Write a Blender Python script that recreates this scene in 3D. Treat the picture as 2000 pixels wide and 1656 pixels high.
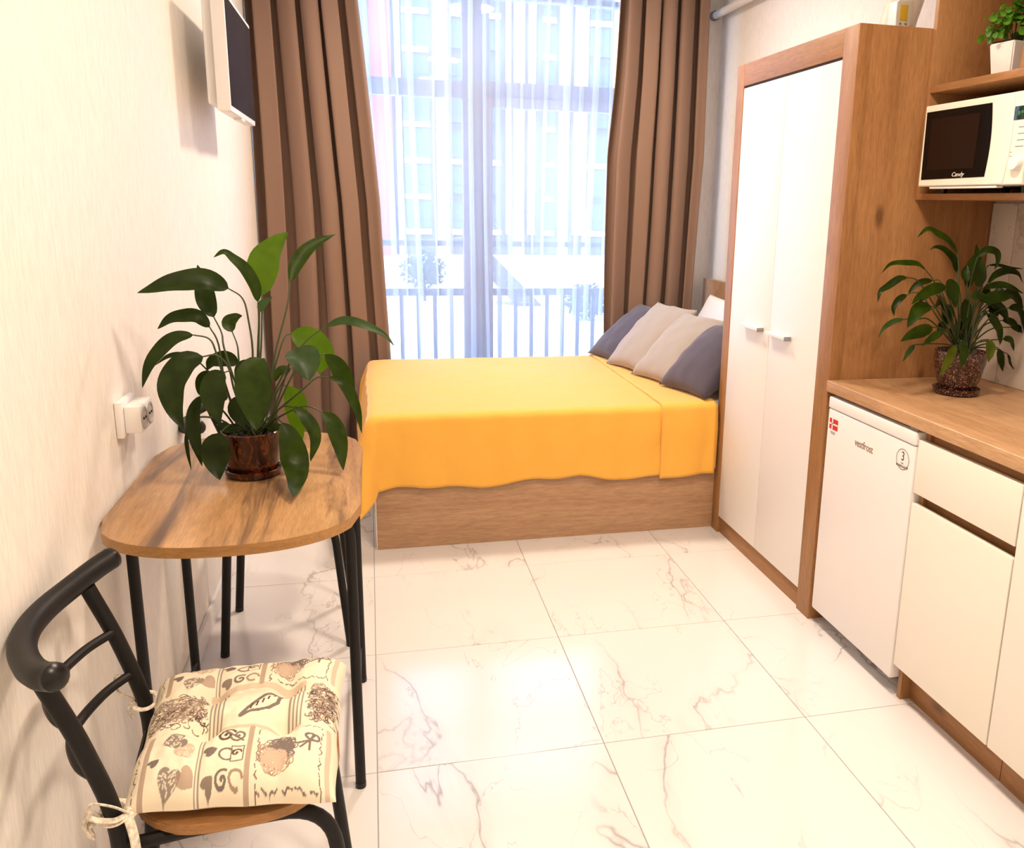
import bpy, bmesh, math, random
from mathutils import Vector, Matrix, noise
PI = math.pi
scene = bpy.context.scene
for o in list(bpy.data.objects):
    bpy.data.objects.remove(o, do_unlink=True)
COL = scene.collection

# ---------------------------------------------------------------- camera
cam_d = bpy.data.cameras.new('camera'); cam = bpy.data.objects.new('camera', cam_d); COL.objects.link(cam)
YAW, PITCH, ROLL = 0.243374, 0.231478, 0.022163
fw = Vector((math.sin(YAW)*math.cos(PITCH), math.cos(YAW)*math.cos(PITCH), -math.sin(PITCH)))
rt = Vector((math.cos(YAW), -math.sin(YAW), 0)); up = rt.cross(fw)
r2 = rt*math.cos(ROLL)+up*math.sin(ROLL); u2 = -rt*math.sin(ROLL)+up*math.cos(ROLL)
mw = Matrix((r2, u2, -fw)).transposed().to_4x4(); mw.translation = Vector((0.0284, -1.9855, 1.4266))
cam.matrix_world = mw
cam_d.sensor_fit = 'HORIZONTAL'; cam_d.sensor_width = 36
cam_d.lens = 1678.14/2000*36
cam_d.shift_x = (1000-1139.66)/2000; cam_d.shift_y = (792.91-828)/2000
cam_d.clip_start = 0.05; cam_d.clip_end = 400
scene.camera = cam

# ---------------------------------------------------------------- sky, sun, lamps, exposure
world = bpy.data.worlds.new('sky'); scene.world = world; world.use_nodes = True
wn = world.node_tree.nodes; wl = world.node_tree.links
bg = wn['Background']
bg.inputs['Color'].default_value = (0.50, 0.68, 1.0, 1); bg.inputs['Strength'].default_value = 7.2
def lamp(name, kind, loc, rot, energy, color, **k):
    d = bpy.data.lights.new(name, kind); d.energy = energy; d.color = color
    for a, v in k.items(): setattr(d, a, v)
    o = bpy.data.objects.new(name, d); COL.objects.link(o); o.location = loc; o.rotation_euler = rot
    return o
lamp('sun', 'SUN', (0, -5, 20), (math.radians(48), 0, math.radians(-18)), 11.0, (1.0, 0.95, 0.86), angle=0.01)
pt = lamp('window_portal', 'AREA', (0.70, 3.30, 1.40), (math.radians(90), 0, 0), 1.0, (1, 1, 1), shape='RECTANGLE', size=2.2, size_y=2.8)
pt.rotation_euler = (math.radians(-90), 0, 0)
pt.data.cycles.is_portal = True
WARM = (1.0, 0.795, 0.625)
for k, (lx, ly, le) in enumerate([(0.75, -1.75, 33), (0.75, -0.35, 33), (0.75, 1.95, 42)]):
    lamp('ceiling_downlight', 'AREA', (lx, ly, 2.70), (0, 0, 0), le, WARM, shape='DISK', size=0.30)
vs = scene.view_settings
vs.view_transform = 'Standard'; vs.look = 'None'; vs.gamma = 1.0; vs.exposure = 0.08; vs.use_curve_mapping = False

# ---------------------------------------------------------------- materials
def new_mat(name):
    m = bpy.data.materials.new(name); m.use_nodes = True
    return m, m.node_tree.nodes, m.node_tree.links, m.node_tree.nodes['Principled BSDF']
def S(p, **k):
    for a, v in k.items():
        n = a.replace('_', ' ')
        if n in p.inputs:
            p.inputs[n].default_value = (*v, 1) if isinstance(v, tuple) and len(v) == 3 else v
def plain(name, col, rough=0.5, metal=0.0, spec=0.5, bump=0.0, bscale=200.0, var=0.0, **k):
    m, n, l, p = new_mat(name)
    S(p, Base_Color=col, Roughness=rough, Metallic=metal, Specular_IOR_Level=spec, **k)
    if bump or var:
        tc = n.new('ShaderNodeTexCoord'); nz = n.new('ShaderNodeTexNoise'); nz.inputs['Scale'].default_value = bscale
        nz.inputs['Detail'].default_value = 3
        l.new(tc.outputs['Object'], nz.inputs['Vector'])
        if bump:
            b = n.new('ShaderNodeBump'); b.inputs['Strength'].default_value = bump; b.inputs['Distance'].default_value = 0.002
            l.new(nz.outputs['Fac'], b.inputs['Height']); l.new(b.outputs['Normal'], p.inputs['Normal'])
        if var:
            r = n.new('ShaderNodeValToRGB'); r.color_ramp.elements[0].position = 0.3; r.color_ramp.elements[1].position = 0.7
            r.color_ramp.elements[0].color = (*[c*(1-var) for c in col], 1); r.color_ramp.elements[1].color = (*[min(1, c*(1+var)) for c in col], 1)
            l.new(nz.outputs['Fac'], r.inputs['Fac']); l.new(r.outputs['Color'], p.inputs['Base Color'])
    return m
def ramp(n, stops):
    r = n.new('ShaderNodeValToRGB'); e = r.color_ramp.elements
    while len(e) < len(stops): e.new(0.5)
    for i, (p, c) in enumerate(stops): e[i].position = p; e[i].color = (*c, 1)
    return r
def mix(n, l, mode, fac, a, b):
    x = n.new('ShaderNodeMix'); x.data_type = 'RGBA'; x.blend_type = mode
    for key, v in (('Factor', fac), ('A', a), ('B', b)):
        idx = {'Factor': 0, 'A': 6, 'B': 7}[key]
        if hasattr(v, 'is_output') or hasattr(v, 'links'): l.new(v, x.inputs[idx])
        elif isinstance(v, tuple): x.inputs[idx].default_value = (*v, 1)
        else: x.inputs[idx].default_value = v
    return x.outputs[2]
def wood(name, base, dark, light, axis='Z', rough=0.45, scale=1.0, knots=1.0, patch=0.0, patchcol=(0.2, 0.13, 0.09), seed=0.0):
    m, n, l, p = new_mat(name)
    tc = n.new('ShaderNodeTexCoord'); mp = n.new('ShaderNodeMapping')
    st = {'X': (0.09, 1, 1), 'Y': (1, 0.09, 1), 'Z': (1, 1, 0.09)}[axis]
    mp.inputs['Scale'].default_value = [a*scale for a in st]; mp.inputs['Location'].default_value = (seed, seed*1.7, seed*0.6)
    l.new(tc.outputs['Object'], mp.inputs['Vector'])
    def nz(sc, det, dist, rough_=0.55):
        t = n.new('ShaderNodeTexNoise'); t.inputs['Scale'].default_value = sc; t.inputs['Detail'].default_value = det
        t.inputs['Distortion'].default_value = dist; t.inputs['Roughness'].default_value = rough_
        l.new(mp.outputs['Vector'], t.inputs['Vector']); return t.outputs['Fac']
    broad = nz(7, 3, 0.8); fine = nz(90, 4, 0.3, 0.6); fibre = nz(320, 2, 0.0)
    r1 = ramp(n, [(0.3, dark), (0.5, base), (0.72, light)]); l.new(broad, r1.inputs['Fac'])
    r2 = ramp(n, [(0.38, tuple(c*0.66 for c in base)), (0.62, tuple(min(1, c*1.14) for c in base))]); l.new(fine, r2.inputs['Fac'])
    c = mix(n, l, 'MIX', 0.34, r1.outputs['Color'], r2.outputs['Color'])
    r3 = ramp(n, [(0.35, (0.84, 0.82, 0.8)), (0.6, (1, 1, 1))]); l.new(fibre, r3.inputs['Fac'])
    c = mix(n, l, 'MULTIPLY', 1.0, c, r3.outputs['Color'])
    if patch:
        pz = nz(10.0, 5, 2.2, 0.6); rp = ramp(n, [(0.50, (0, 0, 0)), (0.68, (1, 1, 1))]); l.new(pz, rp.inputs['Fac'])
        mm = n.new('ShaderNodeMath'); mm.operation = 'MULTIPLY'; mm.inputs[1].default_value = patch; l.new(rp.outputs['Color'], mm.inputs[0])
        c = mix(n, l, 'MIX', mm.outputs[0], c, patchcol)
    if knots:
        mp2 = n.new('ShaderNodeMapping'); s2 = {'X': (0.45, 1, 1), 'Y': (1, 0.45, 1), 'Z': (1, 1, 0.45)}[axis]
        mp2.inputs['Scale'].default_value = s2; mp2.inputs['Location'].default_value = (seed*0.3, seed, seed*0.21)
        l.new(tc.outputs['Object'], mp2.inputs['Vector'])
        v = n.new('ShaderNodeTexVoronoi'); v.inputs['Scale'].default_value = 6.0; l.new(mp2.outputs['Vector'], v.inputs['Vector'])
        rk = ramp(n, [(0.05, (1, 1, 1)), (0.13, (0, 0, 0))]); l.new(v.outputs['Distance'], rk.inputs['Fac'])
        mk = n.new('ShaderNodeMath'); mk.operation = 'MULTIPLY'; mk.inputs[1].default_value = 0.75*knots; l.new(rk.outputs['Color'], mk.inputs[0])
        c = mix(n, l, 'MIX', mk.outputs[0], c, tuple(x*0.35 for x in dark))
    l.new(c, p.inputs['Base Color'])
    S(p, Roughness=rough, Specular_IOR_Level=0.35)
    b = n.new('ShaderNodeBump'); b.inputs['Strength'].default_value = 0.15; b.inputs['Distance'].default_value = 0.001
    l.new(fine, b.inputs['Height']); l.new(b.outputs['Normal'], p.inputs['Normal'])
    return m
def marble(name, base, vein, warm, rough=0.16, big=1.0, spec=0.5):
    m, n, l, p = new_mat(name)
    tc = n.new('ShaderNodeTexCoord'); oi = n.new('ShaderNodeObjectInfo')
    cb = n.new('ShaderNodeCombineXYZ'); ml = n.new('ShaderNodeMath'); ml.operation = 'MULTIPLY'; ml.inputs[1].default_value = 37.0
    l.new(oi.outputs['Random'], ml.inputs[0])
    for i in range(3): l.new(ml.outputs[0], cb.inputs[i])
    add = n.new('ShaderNodeVectorMath'); add.operation = 'ADD'; l.new(tc.outputs['Object'], add.inputs[0]); l.new(cb.outputs[0], add.inputs[1])
    rot = n.new('ShaderNodeMapping'); rot.inputs['Rotation'].default_value = (0, 0, 0.9); rot.inputs['Scale'].default_value = (1.7, 0.75, 1.2)
    l.new(add.outputs[0], rot.inputs['Vector'])
    def nz(sc, det, dist, r=0.55):
        t = n.new('ShaderNodeTexNoise'); t.inputs['Scale'].default_value = sc; t.inputs['Detail'].default_value = det
        t.inputs['Distortion'].default_value = dist; t.inputs['Roughness'].default_value = r
        l.new(rot.outputs['Vector'], t.inputs['Vector']); return t.outputs['Fac']
    def line(fac, w, c=0.5):
        s = n.new('ShaderNodeMath'); s.operation = 'SUBTRACT'; s.inputs[1].default_value = c; l.new(fac, s.inputs[0])
        a = n.new('ShaderNodeMath'); a.operation = 'ABSOLUTE'; l.new(s.outputs[0], a.inputs[0])
        r = ramp(n, [(0.0, (1, 1, 1)), (w, (0, 0, 0))]); l.new(a.outputs[0], r.inputs['Fac']); return r.outputs['Color']
    def mulc(a, b):
        x = n.new('ShaderNodeMath'); x.operation = 'MULTIPLY'; l.new(a, x.inputs[0])
        if isinstance(b, float): x.inputs[1].default_value = b
        else: l.new(b, x.inputs[1])
        return x.outputs[0]
    n1 = nz(1.5*big, 5, 0.35, 0.5); n2 = nz(2.6*big, 5, 0.5, 0.52); n3 = nz(1.7*big, 2, 0.2)
    msk = ramp(n, [(0.43, (0, 0, 0)), (0.58, (1, 1, 1))]); l.new(n3, msk.inputs['Fac'])
    v1 = mulc(line(n1, 0.0065), msk.outputs['Color']); v2 = mulc(line(n2, 0.004, 0.47), msk.outputs['Color']); halo = mulc(line(n1, 0.045), msk.outputs['Color'])
    c = mix(n, l, 'MIX', mulc(halo, 0.22), base, warm)
    c = mix(n, l, 'MIX', mulc(v1, 0.62), c, vein)
    c = mix(n, l, 'MIX', mulc(v2, 0.40), c, vein)
    l.new(c, p.inputs['Base Color']); S(p, Roughness=rough, Specular_IOR_Level=spec)
    return m

OAK = ((0.37, 0.18, 0.068), (0.25, 0.11, 0.036), (0.45, 0.24, 0.10))
M = {}
M['oak_v'] = wood('oak_vertical', *OAK, axis='Z', seed=1.0)
M['oak_y'] = wood('oak_along_y', *OAK, axis='Y', seed=2.0)
M['oak_x'] = wood('oak_along_x', (0.50, 0.30, 0.17), (0.37, 0.21, 0.11), (0.58, 0.37, 0.22), axis='X', seed=3.0, knots=0.3)
M['worktop'] = wood('worktop_oak', (0.55, 0.33, 0.17), (0.42, 0.235, 0.11), (0.63, 0.40, 0.22), axis='Y', seed=4.0, knots=0.0, rough=0.4)
M['table'] = wood('table_oak', (0.50, 0.29, 0.13), (0.33, 0.18, 0.075), (0.60, 0.37, 0.18), axis='Y', seed=5.3, knots=0.25, patch=0.95, patchcol=(0.11, 0.065, 0.042), rough=0.28)
M['edge'] = wood('edge_band', (0.42, 0.22, 0.075), (0.34, 0.17, 0.055), (0.48, 0.26, 0.1), axis='X', seed=6.0, knots=0.0)
M['seatwood'] = wood('seat_ply', (0.36, 0.17, 0.055), (0.26, 0.11, 0.035), (0.42, 0.21, 0.08), axis='X', seed=7.0, knots=0.0)
M['tile'] = marble('marble_tile', (0.78, 0.765, 0.745), (0.20, 0.185, 0.18), (0.56, 0.50, 0.475))
M['splash'] = marble('backsplash_marble', (0.62, 0.57, 0.50), (0.28, 0.23, 0.2), (0.50, 0.44, 0.38), rough=0.12, big=1.5)
M['grout'] = plain('grout', (0.34, 0.335, 0.33), 0.9)
M['ceiling'] = plain('ceiling_paint', (0.84, 0.83, 0.80), 0.9)
M['white'] = plain('white_front', (0.82, 0.80, 0.77), 0.38)
M['cream'] = plain('cream_front', (0.84, 0.79, 0.69), 0.42)
M['fridge'] = plain('fridge_white', (0.83, 0.80, 0.78), 0.3)
M['plastic'] = plain('white_plastic', (0.82, 0.81, 0.79), 0.35)
M['mwbody'] = plain('microwave_white', (0.85, 0.82, 0.70), 0.3)
M['black'] = plain('black_powder_coat', (0.006, 0.0055, 0.0055), 0.48, spec=0.28)
M['blackcap'] = plain('black_rubber', (0.004, 0.004, 0.004), 0.3, spec=0.4)
M['glassblack'] = plain('black_glass', (0.005, 0.003, 0.002), 0.15, spec=0.15)
M['screen'] = plain('tv_screen', (0.024, 0.013, 0.009), 0.6, spec=0.04)
M['steel'] = plain('brushed_steel', (0.55, 0.55, 0.56), 0.3, metal=0.9)
M['steelg'] = plain('grey_metal', (0.30, 0.29, 0.29), 0.4, metal=0.6)
M['dark'] = plain('dark_gap', (0.05, 0.035, 0.028), 0.8)
M['midgrey'] = plain('grey_plastic', (0.25, 0.25, 0.26), 0.6)  # even grey of plastic parts and small printed marks
M['curtain'] = plain('brown_blackout_fabric', (0.225, 0.14, 0.098), 0.75, bump=0.25, bscale=700, Sheen_Weight=0.25, Sheen_Roughness=0.4)
M['blanket'] = plain('yellow_fleece', (0.90, 0.46, 0.06), 0.7, spec=0.5, bump=0.4, bscale=420, var=0.05, Sheen_Weight=0.5, Sheen_Roughness=0.4, Sheen_Tint=(1.0, 0.95, 0.8))
M['linen_w'] = plain('white_linen', (0.82, 0.83, 0.86), 0.85, bump=0.2, bscale=300)
M['cush_d'] = plain('slate_velour', (0.066, 0.056, 0.080), 0.9, bump=0.3, bscale=350, var=0.12, Sheen_Weight=0.25)
M['cush_l'] = plain('grey_linen', (0.35, 0.31, 0.275), 0.9, bump=0.3, bscale=350, var=0.06, Sheen_Weight=0.3)
M['mattress'] = plain('mattress_ticking', (0.78, 0.77, 0.76), 0.9)
M['soil'] = plain('soil', (0.02, 0.013, 0.009), 1.0, bump=0.6, bscale=90)
M['frame'] = plain('window_frame_grey', (0.20, 0.21, 0.23), 0.5)
M['rail'] = plain('railing_grey', (0.10, 0.105, 0.115), 0.5)
M['redprint'] = plain('print_red', (0.55, 0.02, 0.025), 0.5)
M['whiteprint'] = plain('print_white', (0.85, 0.82, 0.78), 0.5)
M['blackprint'] = plain('print_black', (0.02, 0.02, 0.022), 0.5)
M['brownprint'] = plain('print_brown', (0.20, 0.13, 0.075), 0.45)
M['yellowpanel'] = plain('yellow_panel', (0.85, 0.58, 0.03), 0.45)
M['beigepipe'] = plain('beige_duct', (0.78, 0.70, 0.60), 0.5)
M['display'] = plain('green_display', (0.006, 0.02, 0.008), 0.15)
M['greenled'] = plain('green_digits', (0.02, 0.16, 0.03), 0.4)

def wallpaper(name, col, axis):
    m, n, l, p = new_mat(name)
    tc = n.new('ShaderNodeTexCoord'); mp = n.new('ShaderNodeMapping'); mp.inputs['Scale'].default_value = (1, 1, 0.12)
    l.new(tc.outputs['Object'], mp.inputs['Vector'])
    t = n.new('ShaderNodeTexNoise'); t.inputs['Scale'].default_value = 170; t.inputs['Detail'].default_value = 4; t.inputs['Roughness'].default_value = 0.65
    l.new(mp.outputs['Vector'], t.inputs['Vector'])
    r = ramp(n, [(0.36, tuple(c*0.925 for c in col)), (0.62, tuple(min(0.95, c*1.04) for c in col))]); l.new(t.outputs['Fac'], r.inputs['Fac'])
    l.new(r.outputs['Color'], p.inputs['Base Color']); S(p, Roughness=0.6, Specular_IOR_Level=0.4)
    b = n.new('ShaderNodeBump'); b.inputs['Strength'].default_value = 0.22; b.inputs['Distance'].default_value = 0.001
    l.new(t.outputs['Fac'], b.inputs['Height']); l.new(b.outputs['Normal'], p.inputs['Normal'])
    return m
M['wall'] = wallpaper('cream_wallpaper', (0.84, 0.805, 0.745), 'Z')

def sheer_mat():
    m, n, l, p = new_mat('white_sheer_voile'); n.remove(p); out = n['Material Output']
    tr = n.new('ShaderNodeBsdfTransparent'); tl = n.new('ShaderNodeBsdfTranslucent'); df = n.new('ShaderNodeBsdfDiffuse')
    tr.inputs['Color'].default_value = (1, 1, 1, 1); tl.inputs['Color'].default_value = (0.74, 0.80, 0.98, 1); df.inputs['Color'].default_value = (0.78, 0.82, 0.96, 1)
    a = n.new('ShaderNodeMixShader'); a.inputs[0].default_value = 0.35; l.new(tl.outputs[0], a.inputs[1]); l.new(df.outputs[0], a.inputs[2])
    b = n.new('ShaderNodeMixShader'); b.inputs[0].default_value = 0.42; l.new(tr.outputs[0], b.inputs[1]); l.new(a.outputs[0], b.inputs[2])
    l.new(b.outputs[0], out.inputs['Surface']); return m
M['sheer'] = sheer_mat()
def glass_mat(name, tint=(0.95, 0.98, 1.0), refl=0.06):
    m, n, l, p = new_mat(name); n.remove(p); out = n['Material Output']
    tr = n.new('ShaderNodeBsdfTransparent'); tr.inputs['Color'].default_value = (*tint, 1)
    gl = n.new('ShaderNodeBsdfGlossy'); gl.inputs['Roughness'].default_value = 0.02
    b = n.new('ShaderNodeMixShader'); b.inputs[0].default_value = refl; l.new(tr.outputs[0], b.inputs[1]); l.new(gl.outputs[0], b.inputs[2])
    l.new(b.outputs[0], out.inputs['Surface']); return m
M['glass'] = glass_mat('window_glass')
M['clearlid'] = glass_mat('clear_plastic', (0.95, 0.95, 0.92), 0.1)
def leaf_mat(name, c1, c2, trans):
    m, n, l, p = new_mat(name); out = n['Material Output']
    tc = n.new('ShaderNodeTexCoord'); t = n.new('ShaderNodeTexNoise'); t.inputs['Scale'].default_value = 30; l.new(tc.outputs['Object'], t.inputs['Vector'])
    r = ramp(n, [(0.35, c1), (0.65, c2)]); l.new(t.outputs['Fac'], r.inputs['Fac']); l.new(r.outputs['Color'], p.inputs['Base Color'])
    S(p, Roughness=0.40, Specular_IOR_Level=0.20)
    tl = n.new('ShaderNodeBsdfTranslucent'); tl.inputs['Color'].default_value = (c2[0]*2.2, c2[1]*2.2, c2[2]*1.2, 1)
    x = n.new('ShaderNodeMixShader'); x.inputs[0].default_value = trans; l.new(p.outputs[0], x.inputs[1]); l.new(tl.outputs[0], x.inputs[2])
    l.new(x.outputs[0], out.inputs['Surface']); return m
M['leaf0'] = leaf_mat('leaf_dark', (0.008, 0.018, 0.001), (0.016, 0.032, 0.0015), 0.16)
M['leaf1'] = leaf_mat('leaf_mid', (0.012, 0.027, 0.0015), (0.025, 0.050, 0.002), 0.2)
M['leaf2'] = leaf_mat('leaf_young_backlit', (0.035, 0.085, 0.004), (0.065, 0.13, 0.006), 0.4)  # young leaves; the backlit look is put into the brighter green
M['leaf3'] = leaf_mat('leaf_greyish', (0.018, 0.040, 0.012), (0.036, 0.07, 0.022), 0.2)  # paler, greyer green; same roughness as the other leaves
M['leaf4'] = leaf_mat('leaf_yellowing', (0.045, 0.065, 0.005), (0.08, 0.105, 0.008), 0.25)
M['stem'] = plain('stem_green', (0.030, 0.050, 0.010), 0.5)
M['fern'] = leaf_mat('artificial_leaf', (0.03, 0.11, 0.008), (0.10, 0.25, 0.02), 0.25)
def glaze(name, base, fleck, scale, streak, th=0.5):
    m, n, l, p = new_mat(name)
    tc = n.new('ShaderNodeTexCoord'); mp = n.new('ShaderNodeMapping'); mp.inputs['Scale'].default_value = (1, 1, streak); l.new(tc.outputs['Object'], mp.inputs['Vector'])
    t = n.new('ShaderNodeTexNoise'); t.inputs['Scale'].default_value = scale; t.inputs['Detail'].default_value = 5; t.inputs['Distortion'].default_value = 1.5; l.new(mp.outputs['Vector'], t.inputs['Vector'])
    r = ramp(n, [(th, base), (th+0.1, fleck), (th+0.2, tuple(c*0.6 for c in base))]); l.new(t.outputs['Fac'], r.inputs['Fac']); l.new(r.outputs['Color'], p.inputs['Base Color'])
    S(p, Roughness=0.2, Specular_IOR_Level=0.6); return m
M['glazeA'] = glaze('red_brown_glaze', (0.022, 0.004, 0.0025), (0.13, 0.026, 0.006), 45, 0.6)
M['glazeB'] = glaze('speckled_red_glaze', (0.020, 0.004, 0.003), (0.50, 0.26, 0.20), 200, 1.0, 0.56)

# ---------------------------------------------------------------- geometry helpers
def bm_new(): return bmesh.new()
def box(bm, x0, x1, y0, y1, z0, z1, bev=0.0, seg=2):
    r = bmesh.ops.create_cube(bm, size=1.0)
    c = Vector(((x0+x1)/2, (y0+y1)/2, (z0+z1)/2))
    for v in r['verts']: v.co = Vector((v.co.x*(x1-x0), v.co.y*(y1-y0), v.co.z*(z1-z0)))+c
    if bev:
        es = list({e for v in r['verts'] for e in v.link_edges})
        bmesh.ops.bevel(bm, geom=es, offset=bev, segments=seg, affect='EDGES', profile=0.6)
    return bm
def crom(pts, n=6, closed=False):
    pts = [Vector(p) for p in pts]; out = []
    m = len(pts); rng = m if closed else m-1
    for i in range(rng):
        if closed: p0, p1, p2, p3 = pts[i-1], pts[i], pts[(i+1) % m], pts[(i+2) % m]
        else:
            p1, p2 = pts[i], pts[i+1]; p0 = pts[i-1] if i > 0 else p1*2-p2; p3 = pts[i+2] if i+2 < m else p2*2-p1
        for k in range(n):
            t = k/n
            out.append(0.5*((2*p1)+(p2-p0)*t+(2*p0-5*p1+4*p2-p3)*t*t+(3*p1-p0-3*p2+p3)*t**3))
    if not closed: out.append(pts[-1])
    return out
def fillet(pts, r, n=6):
    pts = [Vector(p) for p in pts]; out = [pts[0]]
    for i in range(1, len(pts)-1):
        a, b, c = pts[i-1], pts[i], pts[i+1]; d1 = (a-b).normalized(); d2 = (c-b).normalized()
        rr = min(r, (a-b).length*0.49, (c-b).length*0.49); s, e = b+d1*rr, b+d2*rr
        for k in range(n+1):
            t = k/n; out.append(s*(1-t)**2+b*2*t*(1-t)+e*t*t)
    out.append(pts[-1]); return out
def tube(bm, pts, r, seg=10, caps=True, closed=False, flat=1.0):
    pts = [Vector(p) for p in pts]; n = len(pts); rings = []
    rad = r if isinstance(r, (list, tuple)) else [r]*n
    t0 = (pts[1]-pts[0]).normalized(); ref = Vector((0, 0, 1)) if abs(t0.z) < 0.9 else Vector((1, 0, 0))
    u = t0.cross(ref).normalized()
    for i in range(n):
        if closed: t = (pts[(i+1) % n]-pts[i-1]).normalized()
        else: t = (pts[min(i+1, n-1)]-pts[max(i-1, 0)]).normalized()
        u = (u-t*u.dot(t)).normalized(); w = t.cross(u)
        rings.append([bm.verts.new(pts[i]+(u*math.cos(2*PI*k/seg)+w*flat*math.sin(2*PI*k/seg))*rad[i]) for k in range(seg)])
    for i in range(n if closed else n-1):
        a, b = rings[i], rings[(i+1) % n]
        for k in range(seg): bm.faces.new((a[k], a[(k+1) % seg], b[(k+1) % seg], b[k]))
    if caps and not closed:
        bm.faces.new(rings[0][::-1]); bm.faces.new(rings[-1])
    return bm
def lathe(bm, prof, cx=0, cy=0, seg=32, cap_bottom=True, cap_top=False):
    rings = [[bm.verts.new((cx+r*math.cos(2*PI*k/seg), cy+r*math.sin(2*PI*k/seg), z)) for k in range(seg)] for r, z in prof]
    for a, b in zip(rings, rings[1:]):
        for k in range(seg): bm.faces.new((a[k], a[(k+1) % seg], b[(k+1) % seg], b[k]))
    if cap_bottom: bm.faces.new(rings[0][::-1])
    if cap_top: bm.faces.new(rings[-1])
    return bm
def prism(bm, pts2, z0, z1, bev=0.0):
    a = [bm.verts.new((x, y, z0)) for x, y in pts2]; b = [bm.verts.new((x, y, z1)) for x, y in pts2]; n = len(a)
    f1 = bm.faces.new(a[::-1]); f2 = bm.faces.new(b)
    for k in range(n): bm.faces.new((a[k], a[(k+1) % n], b[(k+1) % n], b[k]))
    if bev:
        es = [e for f in (f1, f2) for e in f.edges]
        bmesh.ops.bevel(bm, geom=es, offset=bev, segments=2, affect='EDGES')
    return bm
def grid(bm, nu, nv, fn):
    vs_ = [[bm.verts.new(fn(i/(nu-1), j/(nv-1))) for j in range(nv)] for i in range(nu)]
    for i in range(nu-1):
        for j in range(nv-1): bm.faces.new((vs_[i][j], vs_[i+1][j], vs_[i+1][j+1], vs_[i][j+1]))
    return vs_
def origin(o):
    p = Vector((0, 0, 0))
    while o is not None: p += o.location; o = o.parent
    return p
def obj(name, bm, mat, parent=None, smooth=True, angle=35, local=False):
    me = bpy.data.meshes.new(name)
    bmesh.ops.recalc_face_normals(bm, faces=bm.faces[:])
    if parent is not None and not local:
        off = origin(parent)
        for v in bm.verts: v.co -= off
    bm.to_mesh(me); bm.free()
    mm = M[mat] if isinstance(mat, str) else mat
    me.materials.append(mm)
    if smooth:
        me.shade_smooth(); me.set_sharp_from_angle(angle=math.radians(angle))
    o = bpy.data.objects.new(name, me); COL.objects.link(o); o.parent = parent
    return o
def tag(o, label, cat, group=None):
    o['label'] = label; o['category'] = cat
    if group: o['group'] = group
    return o
def thing(name, label, cat, loc=(0, 0, 0), rotz=0, group=None):
    o = bpy.data.objects.new(name, None); COL.objects.link(o); o.location = loc; o.rotation_euler = (0, 0, rotz); o.empty_display_size = 0.1
    return tag(o, label, cat, group)
def struct(o, label=None, cat=None):
    o['kind'] = 'structure'
    if label: o['label'] = label
    if cat: o['category'] = cat
    return o
def bx(name, mat, parent, x0, x1, y0, y1, z0, z1, bev=0.0015, local=False):
    return obj(name, box(bm_new(), x0, x1, y0, y1, z0, z1, bev), mat, parent, local=local)
def text_obj(name, s, size, mat, parent, origin_, xdir, ydir, depth=0.0006, shear=0.0, squeeze=1.0):
    cu = bpy.data.curves.new(name, 'FONT'); cu.body = s; cu.size = size; cu.extrude = depth/2; cu.align_x = 'CENTER'; cu.align_y = 'CENTER'; cu.shear = shear
    cu.resolution_u = 4
    t = bpy.data.objects.new('tmp', cu); COL.objects.link(t)
    dg = bpy.context.evaluated_depsgraph_get(); me = bpy.data.meshes.new_from_object(t.evaluated_get(dg))
    bpy.data.objects.remove(t, do_unlink=True)
    X = Vector(xdir).normalized(); Y = Vector(ydir).normalized(); Z = X.cross(Y); off = Vector(origin_)-origin(parent)
    for v in me.vertices: v.co = off+X*(v.co.x*squeeze)+Y*v.co.y+Z*v.co.z
    me.materials.clear(); me.materials.append(M[mat])
    o = bpy.data.objects.new(name, me); COL.objects.link(o); o.parent = parent
    return o
def fbm(p, s=1.0): return noise.noise(Vector(p)*s)
# ================================================================ ROOM SHELL
WL, WR, YB, YF, ZC = -0.545, 2.06, 3.05, -3.2, 2.75
floor = bx('floor', 'grout', None, WL-0.1, WR+0.1, YF-0.1, YB+0.2, -0.12, -0.0015, 0)
struct(floor, 'pale grout bed under the marble floor tiles', 'floor')
T = 0.6; tile_cache = {}
def clampi(a0, a1, lo, hi): return max(a0, lo), min(a1, hi)
for i in range(-1, 4):
    for j in range(-6, 6):
        x0, x1 = clampi(i*T+0.00125, (i+1)*T-0.00125, WL, WR); y0, y1 = clampi(j*T+0.00125, (j+1)*T-0.00125, YF, YB)
        if x1-x0 < 0.01 or y1-y0 < 0.01: continue
        key = (round(x1-x0, 4), round(y1-y0, 4))
        cx, cy = (x0+x1)/2, (y0+y1)/2
        if key not in tile_cache:
            o = obj('tile', box(bm_new(), -key[0]/2, key[0]/2, -key[1]/2, key[1]/2, -0.010, 0, 0.0008, 1), 'tile', floor, local=True)
            tile_cache[key] = o
        else:
            o = tile_cache[key].copy(); COL.objects.link(o); o.parent = floor
        o.location = (cx, cy, 0)
wall_left = bx('wall_left', 'wall', None, WL-0.1, WL, YF-0.1, YB+0.2, -0.12, ZC, 0)
struct(wall_left, 'cream textured wallpaper wall behind the dining table', 'wall')
wall_right = bx('wall_right', 'wall', None, WR, WR+0.1, YF-0.1, YB+0.2, -0.12, ZC, 0)
struct(wall_right, 'cream wallpaper wall behind wardrobe and kitchen', 'wall')
wall_front = bx('wall_front', 'wall', None, WL, WR, YF-0.1, YF, -0.12, ZC, 0)
struct(wall_front, 'plain cream wall opposite the window', 'wall')
ceiling = bx('ceiling', 'ceiling', None, WL-0.1, WR+0.1, YF-0.1, YB+0.2, ZC, ZC+0.2, 0)
struct(ceiling, 'plain white ceiling', 'ceiling')
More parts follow.
